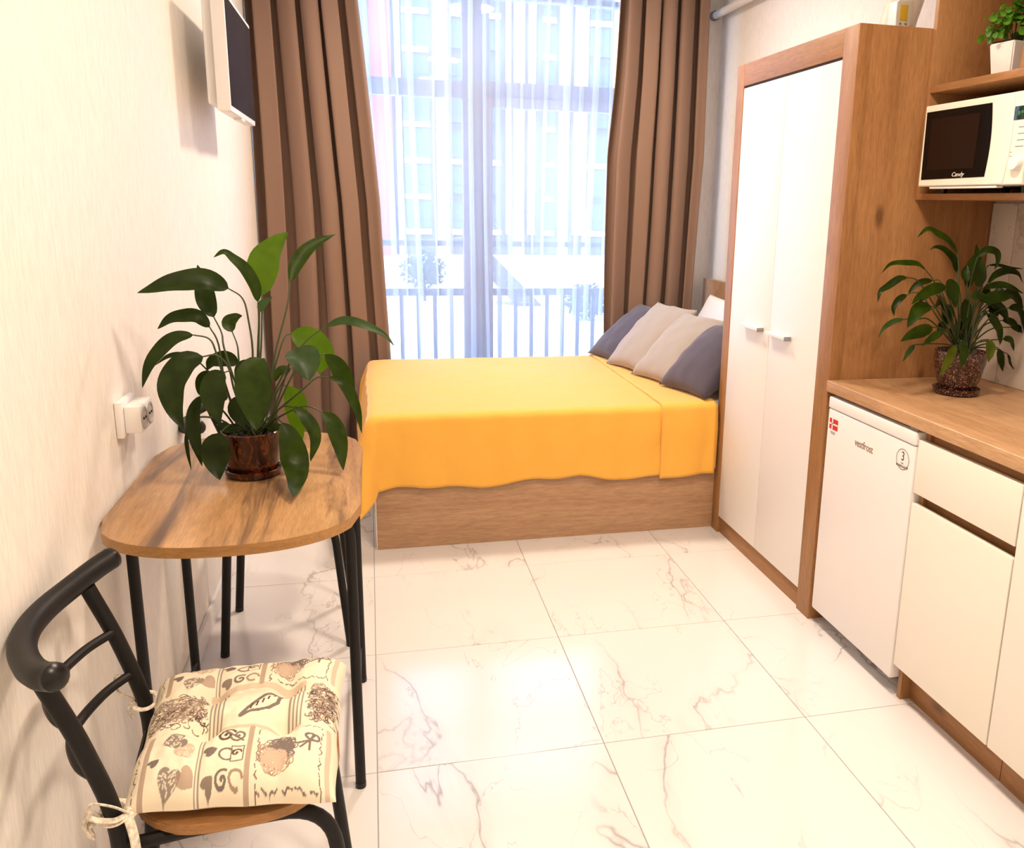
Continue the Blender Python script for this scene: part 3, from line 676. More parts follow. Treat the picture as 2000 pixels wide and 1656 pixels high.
# ================================================================ CURTAINS
def drape_curtain(name, label, xl, xr, y, z0, z1, folds, amp, seed, mat, nu=220, nz=60, pleat=0.35):
    random.seed(seed); bm = bm_new()
    ph = [random.uniform(-0.25, 0.25) for _ in range(folds+2)]; am = [random.uniform(0.65, 1.25) for _ in range(folds+2)]
    def fn(u, v):
        z = z0+(z1-z0)*v
        a = xl(z); b = xr(z); q = u*folds; i = int(q); f = q-i
        tw = 0.25*math.sin(v*2.2+seed)+0.12*math.sin(v*5+i)
        am_ = am[i]*(1-f)+am[i+1]*f; ph_ = ph[i]*(1-f)+ph[i+1]*f
        ang = 2*PI*q+ph_*2+tw
        d = amp*am_*(0.75+0.45*v)*math.sin(ang)+amp*0.22*math.sin(2.3*ang+seed)
        x = a+(b-a)*u-0.50*amp*math.sin(2*ang)*min(1, u*8, (1-u)*8)+0.010*math.sin(v*6+u*5+seed)*(1-v)
        return Vector((max(x, WL+0.004), y+d, z))
    grid(bm, nu, nz, fn)
    t = obj(name, bm, mat, None, angle=180)
    md = t.modifiers.new('thick', 'SOLIDIFY'); md.thickness = 0.003
    return t
def lerp(tab):
    def f(z):
        for (a, va), (b, vb) in zip(tab, tab[1:]):
            if z <= b: return va+(vb-va)*max(0, (z-a))/(b-a)
        return tab[-1][1]
    return f
tag(drape_curtain('blackout_curtain', '', lerp([(0, -0.54), (2.7, -0.54)]), lerp([(0, 0.125), (0.6, 0.115), (1.4, 0.09), (1.8, 0.058), (2.4, 0.005), (2.7, -0.01)]), 2.874, 0.03, 2.73, 5, 0.050, 3.1, 'curtain'), 'brown blackout curtain hanging beside the television', 'curtain', 'brown blackout curtains')
tag(drape_curtain('blackout_curtain', '', lerp([(0, 1.36), (0.7, 1.352), (1.7, 1.34), (2.1, 1.37), (2.5, 1.385), (2.7, 1.39)]), lerp([(0, 1.83), (0.83, 1.875), (1.7, 1.915), (2.5, 1.90), (2.7, 1.90)]), 2.874, 0.03, 2.73, 5, 0.048, 8.4, 'curtain'), 'brown blackout curtain hanging behind the bed cushions', 'curtain', 'brown blackout curtains')
# sheer
def sheer():
    random.seed(17); bm = bm_new(); xs = []; x = -0.40
    path = []
    while x < 1.66:
        path.append((x, 0.0)); st_ = random.uniform(0.018, 0.055); x += st_
        if random.random() < 0.72:
            w = random.uniform(0.008, 0.034)
            path.append((x, 0.004)); path.append((x+w, 0.010)); path.append((x+w+0.002, 0.014)); path.append((x+0.001, 0.018)); path.append((x-0.001, 0.022)); path.append((x+w*0.6, 0.026)); x += w+0.004
    n = len(path); nz = 26
    ofs = [random.uniform(-1, 1) for _ in range(n)]
    vs_ = []
    for k, (px, py) in enumerate(path):
        col = []
        for j in range(nz):
            v = j/(nz-1); z = 0.06+(2.72-0.06)*v
            sway = 0.012*math.sin(px*9+v*3.0)+0.010*math.sin(px*21+v*5)*(1-v)
            col.append(bm.verts.new((px+sway+0.012*math.sin(v*4+px*3), 2.985+py+0.018*math.sin(px*26+v*1.2)-0.01, z)))
        vs_.append(col)
    for k in range(n-1):
        for j in range(nz-1): bm.faces.new((vs_[k][j], vs_[k+1][j], vs_[k+1][j+1], vs_[k][j+1]))
    return bm
tag(obj('sheer_curtain', sheer(), 'sheer', None, angle=180), 'white sheer voile curtain covering the bright window', 'curtain')

# ================================================================ TELEVISION
tv = thing('television', 'small white framed television on a wall bracket beside the curtain', 'television', (WL, 1.48, 1.88))
tx = -0.400; ty0, ty1, tz0, tz1 = 1.165, 1.802, 1.697, 2.068
hs = bm_new(); box(hs, tx-0.042, tx, ty0, ty1, tz0, tz1, 0.004)
housing = obj('housing', hs, 'plastic', tv)
bx('screen', 'screen', tv, tx-0.001, tx+0.0015, ty0+0.014, ty1-0.014, tz0+0.018, tz1-0.014, 0.0006)
bx('rear_cover', 'plastic', tv, tx-0.075, tx-0.042, ty0+0.03, ty1-0.05, tz0+0.02, tz1-0.02, 0.012)
bx('sensor_bar', 'plastic', housing, tx-0.03, tx-0.002, ty0+0.27, ty0+0.36, tz0-0.008, tz0+0.001, 0.002)
bx('wall_plate', 'black', tv, WL+0.001, WL+0.012, 1.66, 1.76, 1.82, 1.94, 0.002)
obj('bracket_arm', tube(bm_new(), [(WL+0.01, 1.71, 1.88), (tx-0.04, 1.71, 1.88)], 0.018), 'black', tv)

# ================================================================ WALL SOCKET
M['outlet'] = plain('outlet_grey', (0.42, 0.41, 0.40), 0.5)
so = thing('wall_socket', 'white double socket box on the wall above the table', 'socket', (WL, 0.165, 0.93))
bx('mounting_plate', 'plastic', so, WL+0.0005, WL+0.016, 0.085, 0.200, 0.884, 0.968, 0.004)
sbx = bx('socket_box', 'plastic', so, WL+0.016, WL+0.052, 0.098, 0.208, 0.892, 0.955, 0.005)
for yy in (0.126, 0.180):
    c = bm_new(); lathe(c, [(0.026, 0), (0.026, 0.0015), (0.021, 0.0015), (0.020, -0.0)], 0, 0, 24)
    for v in c.verts: v.co = Vector((WL+0.0521+v.co.z, yy+v.co.x, 0.923+v.co.y))
    cup = obj('socket_outlet', c, 'outlet', sbx)
    h = bm_new(); box(h, WL+0.0522, WL+0.0545, yy-0.011, yy-0.006, 0.9205, 0.9255); box(h, WL+0.0522, WL+0.0545, yy+0.006, yy+0.011, 0.9205, 0.9255)
    obj('pin_hole', h, 'dark', cup, smooth=False)

# ================================================================ PIPE, DUCT, BOX on the right
pp = thing('heating_pipe', 'white pipe running along the wall near the ceiling', 'pipe', (2.005, 2.2, 2.5))
obj('pipe', tube(bm_new(), [(2.005, 3.045, 2.497), (2.005, 1.0, 2.497), (2.005, -0.2, 2.497)], 0.021, 16), 'plastic', pp)
obj('collar', tube(bm_new(), [(2.005, 3.02, 2.497), (2.005, 3.049, 2.497)], 0.027, 16), 'midgrey', pp)
for y in (2.3, 1.2): bx('clip', 'plastic', pp, 2.02, WR, y-0.01, y+0.01, 2.472, 2.522, 0.002)
dc = thing('ventilation_duct', 'beige bent ventilation duct on top of the wardrobe', 'duct', (1.86, 0.90, WZ))
obj('elbow', tube(bm_new(), crom([(1.855, 0.92, WZ+0.006), (1.858, 0.92, 2.06), (1.885, 0.92, 2.16), (1.912, 0.92, 2.28), (1.915, 0.92, 2.42), (1.915, 0.92, 2.74)], 8), 0.062, 24), 'beigepipe', dc)
obj('collar', tube(bm_new(), [(1.855, 0.92, WZ+0.0005), (1.855, 0.92, WZ+0.03)], 0.068, 24), 'beigepipe', dc)
yb = thing('junction_box', 'small clear box with yellow panel on the wardrobe top', 'box', (1.765, 0.75, WZ))
bx('body', 'plastic', yb, 1.737, 1.793, 0.74, 0.79, WZ+0.0005, 2.098, 0.003)
bx('yellow_panel', 'yellowpanel', yb, 1.750, 1.778, 0.7375, 0.7395, 2.038, 2.086, 0.001)
bx('lid', 'clearlid', yb, 1.734, 1.796, 0.728, 0.736, WZ+0.0005, 2.100, 0.001)
for x in (1.754, 1.774): bx('screw', 'midgrey', yb, x-0.003, x+0.003, 0.7365, 0.7395, 2.025, 2.031, 0.001)

# ================================================================ TABLE
TZ = 0.76
tb = thing('dining_table', 'oak top table with black tube legs against the wall', 'table', (-0.275, 0.14, 0))
def table_outline(inset=0.0):
    xa, xb_, ya, yb_ = -0.538+inset, -0.012-inset, -0.296+inset, 0.572-inset; cx = (xa+xb_)/2; hw = (xb_-xa)/2; out = []
    # straight long sides, softly bowed ends
    sag = 0.20; n = 26
    for k in range(n+1):
        a = -1+2*k/n; s = abs(a)
        out.append((cx+hw*math.copysign(math.sin(s*PI/2)**0.9 if False else s, a), ya+sag*(1-(max(0, 1-s**2.3))**(1/2.1))))
    for k in range(n+1):
        a = 1-2*k/n; s = abs(a)
        out.append((cx+hw*a, yb_-sag*(1-(max(0, 1-s**2.3))**(1/2.1))))
    return out
ob = prism(bm_new(), table_outline(0.0), TZ-0.0225, TZ-0.0005)
obj('edge_band', ob, 'edge', tb)
tp = obj('table_top', prism(bm_new(), table_outline(0.0006), TZ-0.002, TZ), 'table', tb)
LX0, LX1, LY0, LY1 = -0.503, -0.040, -0.045, 0.45
for ly, inn in ((LY0, 1), (LY1, -1)):
    for sx, other in ((LX0, LX1), (LX1, LX0)):
        d = 0.10 if other > sx else -0.10
        path = fillet([(sx, ly, 0.012), (sx, ly, TZ-0.036), ((LX0+LX1)/2, ly, TZ-0.036)], 0.07, 8)
        leg = obj('leg', tube(bm_new(), path, 0.0125, 12), 'black', tb)
        obj('foot_cap', tube(bm_new(), [(sx, ly, 0), (sx, ly, 0.014)], 0.0132, 12), 'blackcap', leg)
for x in (LX0+0.003, LX1-0.003):
    obj('side_bar', tube(bm_new(), [(x, LY0, 0.672), (x, LY1, 0.672)], 0.006, 8), 'black', tb)
    obj('stretcher', tube(bm_new(), [(x, LY0, 0.115), (x, LY1, 0.115)], 0.006, 8), 'black', tb)
for y in (LY0+0.03, LY1-0.03): obj('cross_bar', tube(bm_new(), [(LX0, y, 0.672), (LX1, y, 0.672)], 0.0065, 8), 'black', tb)

# ================================================================ CHAIRS
def make_chair(label):
    t = thing('dining_chair', label, 'chair', (0, 0, 0), 0, 'black tubular dining chairs')
    L = dict(local=True)
    hw = 0.160
    for s in (1, -1):
        up_ = crom([(-0.032, s*hw, 0.012), (-0.012, s*hw, 0.25), (0.0, s*hw, 0.46), (-0.032, s*hw, 0.61), (-0.076, s*hw, 0.738)], 8)
        lg = obj('rear_leg', tube(bm_new(), up_, 0.0135, 12), 'black', t, **L)
        obj('foot_cap', tube(bm_new(), [(-0.033, s*hw, 0), (-0.032, s*hw, 0.014)], 0.0142, 12), 'blackcap', lg, **L)
        fp = fillet([(0.10, s*(hw-0.01), 0.436), (0.315, s*(hw-0.01), 0.436), (0.352, s*(hw+0.004), 0.012)], 0.085, 8)
        lg = obj('front_leg', tube(bm_new(), fp, 0.0125, 12), 'black', t, **L)
        obj('foot_cap', tube(bm_new(), [(0.352, s*(hw+0.004), 0), (0.352, s*(hw+0.004), 0.014)], 0.0132, 12), 'blackcap', lg, **L)
        obj('side_bar', tube(bm_new(), [(0.0, s*hw, 0.436), (0.12, s*(hw-0.01), 0.436)], 0.0115, 10), 'black', t, **L)
    rp = crom([(-0.044, 0.214, 0.768), (-0.066, 0.190, 0.760), (-0.094, 0.140, 0.751), (-0.120, 0.07, 0.746), (-0.129, 0, 0.745), (-0.120, -0.07, 0.746), (-0.094, -0.140, 0.751), (-0.066, -0.190, 0.760), (-0.044, -0.214, 0.768)], 8)
    rl = obj('top_rail', tube(bm_new(), rp, 0.0205, 16), 'black', t, **L)
    for s in (1, -1): 
        e = bm_new(); a = Vector((-0.044, s*0.214, 0.768)); d = Vector((0.022, s*0.024, 0.008)).normalized()
        tube(e, [a-d*0.001, a+d*0.005, a+d*0.010, a+d*0.013], [0.0208, 0.0200, 0.0150, 0.004], 16)
        obj('end_cap', e, 'blackcap', rl, **L)
    for z, xo, bow in ((0.648, -0.038, 0.072), (0.560, -0.017, 0.068)):
        p = crom([(xo, hw, z), (xo-bow*0.62, hw*0.62, z-0.006), (xo-bow, 0, z-0.010), (xo-bow*0.62, -hw*0.62, z-0.006), (xo, -hw, z)], 8)
        obj('back_rung', tube(bm_new(), p, 0.0085, 10), 'black', t, **L)
    obj('rear_bar', tube(bm_new(), [(0.0, hw, 0.436), (0.0, -hw, 0.436)], 0.010, 10), 'black', t, **L)
    n = 44; pts = []
    for k in range(n):
        a = 2*PI*k/n; c, s_ = math.cos(a), math.sin(a); e = 0.72
        pts.append((0.172+0.166*math.copysign(abs(c)**e, c), 0.188*math.copysign(abs(s_)**e, s_)))
    seat = obj('seat', prism(bm_new(), pts, 0.449, 0.466, 0.003), 'seatwood', t, **L)
    return t
ch = make_chair('black tubular chair with patterned seat cushion in front of the table')
ch.location = (-0.396, -0.548, 0); ch.rotation_euler.z = rd(5)
def copy_tree(o, parent=None):
    c = o.copy(); COL.objects.link(c); c.parent = parent
    for k in list(o.children): copy_tree(k, c)
    return c
ch2 = copy_tree(ch); ch2['label'] = 'black tubular chair tucked behind the table by the wall'
ch2.location = (-0.432, 0.845, 0); ch2.rotation_euler.z = 0

# ================================================================ SEAT CUSHION with printed fabric
import numpy as np
NP = 340
img = np.zeros((NP, NP, 3)); img[:] = (0.83, 0.735, 0.56)
rng = random.Random(4)
DK = np.array((0.115, 0.075, 0.06)); MD = np.array((0.36, 0.255, 0.19)); LT = np.array((0.56, 0.43, 0.32)); GY = np.array((0.20, 0.165, 0.145))
def blend(mask, col, a=1.0):
    img[mask] = img[mask]*(1-a)+np.array(col)*a
II, JJ = np.meshgrid(np.arange(NP), np.arange(NP), indexing='ij'); UU = II/(NP-1); VV = JJ/(NP-1)
def seg_line(p, q, w, col, a=1.0):
    x0, x1 = min(p[0], q[0])-w, max(p[0], q[0])+w; y0, y1 = min(p[1], q[1])-w, max(p[1], q[1])+w
    i0, i1 = max(0, int(x0*NP)), min(NP, int(x1*NP)+2); j0, j1 = max(0, int(y0*NP)), min(NP, int(y1*NP)+2)
    if i1 <= i0 or j1 <= j0: return
    u = UU[i0:i1, j0:j1]; v = VV[i0:i1, j0:j1]; dx, dy = q[0]-p[0], q[1]-p[1]; L2 = dx*dx+dy*dy+1e-12
    t = np.clip(((u-p[0])*dx+(v-p[1])*dy)/L2, 0, 1); d = np.hypot(u-p[0]-t*dx, v-p[1]-t*dy)
    m = d < w; sub = img[i0:i1, j0:j1]; sub[m] = sub[m]*(1-a)+np.array(col)*a
def stroke(pts, w, col, a=1.0):
    for p, q in zip(pts, pts[1:]): seg_line(p, q, w, col, a)
def heart(c, s, ang, col, a=1.0, tex=False):
    du, dv = (UU-c[0])/s, (VV-c[1])/s; x = du*math.cos(ang)+dv*math.sin(ang); y = -du*math.sin(ang)+dv*math.cos(ang)
    m = (x*x+y*y-0.35)**3-x*x*y**3*1.2 < 0
    blend(m, col, a)
    if tex:
        for _ in range(50):
            px, py = c[0]+rng.uniform(-0.6, 0.6)*s, c[1]+rng.uniform(-0.6, 0.6)*s; i, j = int(px*NP), int(py*NP)
            if 0 <= i < NP and 0 <= j < NP and m[i, j]: seg_line((px, py), (px+rng.uniform(-.01, .01), py+rng.uniform(-.01, .01)), 0.003, (0.75, 0.64, 0.5))
def ring(c, r, w, col, a0=0, a1=2*PI, rr=1.0):
    n = 18; stroke([(c[0]+r*math.cos(a0+(a1-a0)*k/n), c[1]+r*rr*math.sin(a0+(a1-a0)*k/n)) for k in range(n+1)], w, col)
def spiral(c, r, turns, w, col, ph=0):
    n = int(16*turns); stroke([(c[0]+r*(1-k/n)*math.cos(ph+2*PI*turns*k/n), c[1]+r*(1-k/n)*math.sin(ph+2*PI*turns*k/n)) for k in range(n+1)], w, col)
def bouquet(c, r, col):
    for _ in range(70):
        a, d = rng.uniform(0, 2*PI), r*math.sqrt(rng.random()); ring((c[0]+d*math.cos(a), c[1]+d*math.sin(a)), rng.uniform(0.012, 0.024), 0.0026, col, rng.uniform(0, 6), rng.uniform(7, 11))
def bow(c, s, ang, col):
    for sg in (1, -1):
        pts = [(c[0]+s*(0.9*math.sin(t))*math.cos(ang+sg*0.6*math.sin(2*t)+sg*0.5), c[1]+s*(0.9*math.sin(t))*math.sin(ang+sg*0.6*math.sin(2*t)+sg*0.5)) for t in [PI*k/14 for k in range(15)]]
        stroke(pts, 0.0065, col); stroke([c, (c[0]-s*math.cos(ang+sg*0.5), c[1]-s*math.sin(ang+sg*0.5))], 0.006, col)
def scribble(u0, u1, v0, v1, n, col, w=0.0028):
    for _ in range(n):
        a, b = rng.uniform(u0, u1), rng.uniform(v0, v1); r = rng.uniform(0.008, 0.025); s = rng.uniform(0, 6)
        ring((a, b), r, w, col if rng.random() < 0.6 else MD, s, s+rng.uniform(1.5, 4), rng.uniform(0.4, 1))
def squig(p, q, col):
    n = 26; d = (q[0]-p[0], q[1]-p[1]); L = math.hypot(*d); nx, ny = -d[1]/L, d[0]/L; prev = None
    for k in range(n):
        t = k/n; o_ = 0.008*rng.uniform(-1, 1); c = (p[0]+d[0]*t+nx*o_, p[1]+d[1]*t+ny*o_)
        if prev and rng.random() < 0.8: seg_line(prev, c, 0.0026, col)
        prev = c
def band_u(u, w, col, v0=0, v1=1): seg_line((u, v0), (u, v1), w, col, 0.8)
def band_v(v, w, col, u0=0, u1=1): seg_line((u0, v), (u1, v), w, col, 0.7)
# u: back (0) -> front (1); v: near side (0) -> far side (1)
for v in (0.36, 0.685): band_v(v, 0.017, LT, 0.33, 0.80)
for base in (0.345, 0.745):
    for k in range(4): band_u(base+k*0.021, 0.0048, GY, 0.375, 0.67)
# middle: landscape at back, clock in the centre, street scene at the front
scribble(0.03, 0.32, 0.40, 0.66, 230, GY); 
for _ in range(70): seg_line((rng.uniform(.05, .3), rng.uniform(.42, .62)), (rng.uniform(.05, .3), rng.uniform(.42, .62)), 0.0022, MD, 0.35)
stroke([(0.50, 0.42), (0.53, 0.48), (0.58, 0.55), (0.64, 0.58), (0.69, 0.57), (0.68, 0.50), (0.64, 0.47), (0.56, 0.46), (0.50, 0.42)], 0.010, GY)
for k in range(5): seg_line((0.545+0.028*k, 0.475+0.02*k), (0.55+0.028*k, 0.515+0.012*k), 0.005, DK)
ring((0.735, 0.60), 0.028, 0.005, GY, 0, 2*PI, 0.6); seg_line((0.69, 0.575), (0.71, 0.59), 0.006, GY)
scribble(0.85, 0.985, 0.39, 0.67, 190, GY)
scribble(0.02, 0.33, 0.40, 0.66, 120, DK, 0.0022); scribble(0.86, 0.98, 0.40, 0.66, 90, DK, 0.0022)
# near and far rows
for r0, r1 in ((0.0, 0.335), (0.705, 1.0)):
    h = r1-r0
    band_u(0.085, 0.014, MD, r0, r1); band_u(0.575, 0.014, MD, r0, r1); band_u(0.96, 0.012, LT, r0, r1)
    for du in (0.335, 0.352): band_u(du, 0.004, GY, r0, r1)
    squig((0.045, r0), (0.045, r1), GY); squig((0.62, r0), (0.62, r1), GY); squig((0.925, r0), (0.925, r1), GY)
    squig((0.61, r1-0.01), (0.93, r1-0.01), GY); squig((0.61, r0+0.012), (0.93, r0+0.012), GY)
    heart((0.135, r0+h*0.45), 0.040, 2.2, GY); heart((0.195, r0+h*0.80), 0.085, -1.2, GY, 0.9, True); heart((0.275, r0+h*0.55), 0.068, 0.4, LT, 0.9, True)
    heart((0.205, r0+h*0.12), 0.075, -0.3, GY, 0.85, True); heart((0.30, r0+h*0.16), 0.060, 0.9, MD, 0.8)
    heart((0.40, r0+h*0.55), 0.046, 2.0, GY); heart((0.40, r0+h*0.12), 0.040, 2.4, DK, 0.8)
    spiral((0.455, r0+h*0.84), 0.046, 1.6, 0.0065, DK, 0.5); spiral((0.515, r0+h*0.83), 0.040, 1.5, 0.0055, GY, 3.4)
    stroke([(0.44, r0+h*0.95), (0.54, r0+h*0.72)], 0.005, GY); ring((0.47, r0+h*0.48), 0.034, 0.0055, GY, 0.4, 5.4); spiral((0.515, r0+h*0.50), 0.026, 1.3, 0.0045, DK)
    for e in ((0.49, 0.36), (0.55, 0.36)): seg_line((e[0], r0+h*e[1]), (e[0], r0+h*0.62), 0.0028, GY)
    seg_line((0.49, r0+h*0.36), (0.55, r0+h*0.36), 0.0028, GY); seg_line((0.49, r0+h*0.62), (0.55, r0+h*0.62), 0.0028, GY)
    spiral((0.46, r0+h*0.12), 0.038, 1.4, 0.006, GY, 1.0); ring((0.525, r0+h*0.14), 0.03, 0.006, MD, 0, 5)
    bouquet((0.705, r0+h*0.44), 0.08, MD); bouquet((0.735, r0+h*0.56), 0.06, GY); bouquet((0.70, r0+h*0.36), 0.05, LT)
    stroke([(0.78, r0+h*0.62), (0.86, r0+h*0.66)], 0.005, GY); bow((0.868, r0+h*0.66), 0.055, 1.1, GY)
cush = thing('seat_cushion', 'cream patchwork print seat cushion tied to the front chair', 'cushion', (-0.240, -0.505, 0.468))
QC = [Vector((-0.138, -0.200)), Vector((0.186, -0.240)), Vector((0.190, 0.186)), Vector((-0.158, 0.172))]   # near back, near front, far front, far back
tuft = [(0.34, 0.37), (0.34, 0.66), (0.72, 0.37), (0.72, 0.66)]
def cush_h(u, v):
    a, b = 2*u-1, 2*v-1
    e = (max(0, 1-a**6)*max(0, 1-b**6))**0.5
    h = 0.058*e
    for (tu, tv_) in tuft:
        d2 = ((u-tu)**2+(v-tv_)**2); h -= 0.024*math.exp(-d2/0.0055)
    for tv_ in (0.37, 0.66): h -= 0.007*math.exp(-((v-tv_)**2)/0.0016)*e
    for tu in (0.34, 0.72): h -= 0.006*math.exp(-((u-tu)**2)/0.0016)*e
    h += 0.004*fbm((u*7, v*7, 2.0))*e+0.0025*fbm((u*20, v*20, 7.0))*e
    return h
def cush_xy(u, v):
    a, b = 2*u-1, 2*v-1
    a *= 1-0.035*(1-b*b)*abs(a)+0.01*math.sin(b*9)*abs(a); b *= 1-0.03*(1-a*a)*abs(b)+0.008*math.sin(a*11)*abs(b)
    u, v = (a+1)/2, (b+1)/2
    p = QC[0]*(1-u)*(1-v)+QC[1]*u*(1-v)+QC[2]*u*v+QC[3]*(1-u)*v
    return p.x, p.y
me = bpy.data.meshes.new('cover'); verts = []; faces = []; cols = []
for i in range(NP):
    for j in range(NP):
        u, v = i/(NP-1), j/(NP-1); x, y = cush_xy(u, v); verts.append((x, y, 0.022+cush_h(u, v))); cols.append((*img[i, j], 1))
for i in range(NP-1):
    for j in range(NP-1): k = i*NP+j; faces.append((k, k+NP, k+NP+1, k+1))
nb = 24; base = len(verts)
for i in range(nb):
    for j in range(nb):
        u, v = i/(nb-1), j/(nb-1); x, y = cush_xy(u, v); a, b = 2*u-1, 2*v-1; e = (max(0, 1-a**6)*max(0, 1-b**6))**0.5
        verts.append((x, y, 0.022-0.021*e)); cols.append((0.80, 0.72, 0.58, 1))
for i in range(nb-1):
    for j in range(nb-1): k = base+i*nb+j; faces.append((k, k+1, k+nb+1, k+nb))
me.from_pydata(verts, [], faces); me.update()
ca = me.color_attributes.new('print', 'FLOAT_COLOR', 'POINT'); ca.data.foreach_set('color', np.array(cols, dtype=np.float32).ravel())
mp_, n_, l_, p_ = new_mat('patchwork_cotton'); at = n_.new('ShaderNodeVertexColor'); at.layer_name = 'print'; l_.new(at.outputs['Color'], p_.inputs['Base Color']); S(p_, Roughness=0.85, Specular_IOR_Level=0.15)
M['print'] = mp_; me.materials.append(mp_); me.shade_smooth()
cov = bpy.data.objects.new('cover', me); COL.objects.link(cov); cov.parent = cush
M['tie'] = plain('cotton_tie', (0.74, 0.66, 0.54), 0.9, bscale=160, var=0.35)
def tie(pts, r=0.0042): return obj('tie', tube(bm_new(), crom(pts, 8), r, 8, flat=0.45), 'tie', cush, local=True)
bxx = -0.185
for s in (-1, 1):
    yy = 0.116 if s > 0 else -0.170
    cx = -0.172 if s > 0 else -0.144; cy = 0.116 if s > 0 else -0.203
    tie([(cx+0.0205*math.cos(a), cy+0.0205*math.sin(a), 0.030+0.006*math.sin(a)) for a in [k*2*PI/10 for k in range(11)]], 0.0045)
    if s < 0:
        tie([(cx+0.020, cy-0.006, 0.032), (cx+0.006, cy-0.026, 0.060), (cx-0.022, cy-0.026, 0.068), (cx-0.026, cy-0.022, 0.042), (cx+0.004, cy-0.024, 0.034), (cx+0.020, cy-0.008, 0.030)])
        tie([(cx-0.020, cy-0.006, 0.030), (cx-0.034, cy-0.008, 0.040), (cx-0.040, cy-0.010, 0.020), (cx-0.030, cy-0.012, 0.002), (cx-0.036, cy-0.006, 0.016), (cx-0.022, cy-0.004, 0.024)], 0.008)
        tie([(cx+0.020, cy-0.008, 0.028), (cx+0.030, cy-0.022, 0.000), (cx+0.034, cy-0.028, -0.06), (cx+0.038, cy-0.026, -0.12)], 0.007)
    else:
        tie([(cx-0.018, cy, 0.034), (cx-0.042, cy-0.004, 0.055), (cx-0.046, cy-0.004, 0.088), (cx-0.026, cy-0.004, 0.080), (cx-0.016, cy, 0.038)])
        tie([(cx-0.018, cy, 0.032), (cx-0.030, cy-0.006, 0.018), (cx-0.020, cy-0.012, 0.004)], 0.006)
    tie([(cx+0.019, cy, 0.028), (cx+0.030, cy+s*0.004, 0.023)], 0.0045)

# ================================================================ POTTED PLANTS
def leaf_bm(sp, W, seed, facing):
    random.seed(seed); pts = crom(sp, 5); n = len(pts); bm = bm_new(); rows = []
    L = [0.0]
    for a, b in zip(pts, pts[1:]): L.append(L[-1]+(b-a).length)
    for i, p in enumerate(pts):
        t = L[i]/L[-1]; T_ = (pts[min(i+1, n-1)]-pts[max(i-1, 0)]).normalized()
        sd = T_.cross(facing)
        sd = sd.normalized() if sd.length > 0.05 else Vector((1, 0, 0))
        nr = sd.cross(T_).normalized()
        if nr.dot(facing) < 0: nr = -nr
        w = W*0.5*(math.sin(PI*min(1, t**0.72))**0.85*1.02+0.015)
        row = []
        for q in (-1, -0.55, 0, 0.55, 1):
            rip = 0.05*W*math.sin(t*17+q*3+seed)*abs(q)
            row.append(bm.verts.new(p+sd*w*q+nr*(abs(q)*w*0.32+rip*(0.6 if t > 0.1 else 0))))
        rows.append(row)
    for a, b in zip(rows, rows[1:]):
        for k in range(4): bm.faces.new((a[k], a[k+1], b[k+1], b[k]))
    return bm
def plant(t, base, leaves, seed0):
    for k, (stem, sp, W, tone) in enumerate(leaves):
        random.seed(seed0+k)
        spv = [Vector(p)+base for p in sp]; stv = [Vector(p)+base for p in stem]
        stv[0].z -= 0.02
        facing = Vector((random.uniform(-0.35, 0.35), -0.85, random.uniform(0.25, 0.65))).normalized()
        lf = obj('leaf', leaf_bm(spv, W*1.12, seed0+k, facing), 'leaf%d' % tone, t, angle=180)
        ps = crom(stv, 5); m = len(ps)
        obj('stem', tube(bm_new(), ps, [0.0030-0.0013*i/(m-1) for i in range(m)], 6), 'stem', lf)
pa = thing('potted_plant', 'leafy peace lily in brown glazed pot on the table', 'plant', (-0.27, 0.17, TZ))
cx, cy = -0.27, 0.17
obj('pot', lathe(bm_new(), [(0.055, TZ+0.012), (0.058, TZ+0.016), (0.064, TZ+0.06), (0.0685, TZ+0.108), (0.0695, TZ+0.112), (0.0665, TZ+0.114), (0.063, TZ+0.108), (0.060, TZ+0.092)], cx, cy, 40), 'glazeA', pa)
obj('saucer', lathe(bm_new(), [(0.056, TZ+0.0005), (0.064, TZ+0.004), (0.068, TZ+0.019), (0.066, TZ+0.020), (0.060, TZ+0.011)], cx, cy, 40, True, True), 'glazeA', pa)
obj('soil', lathe(bm_new(), [(0.061, TZ+0.094), (0.035, TZ+0.100), (0.004, TZ+0.102)], cx, cy, 24, False, True), 'soil', pa)
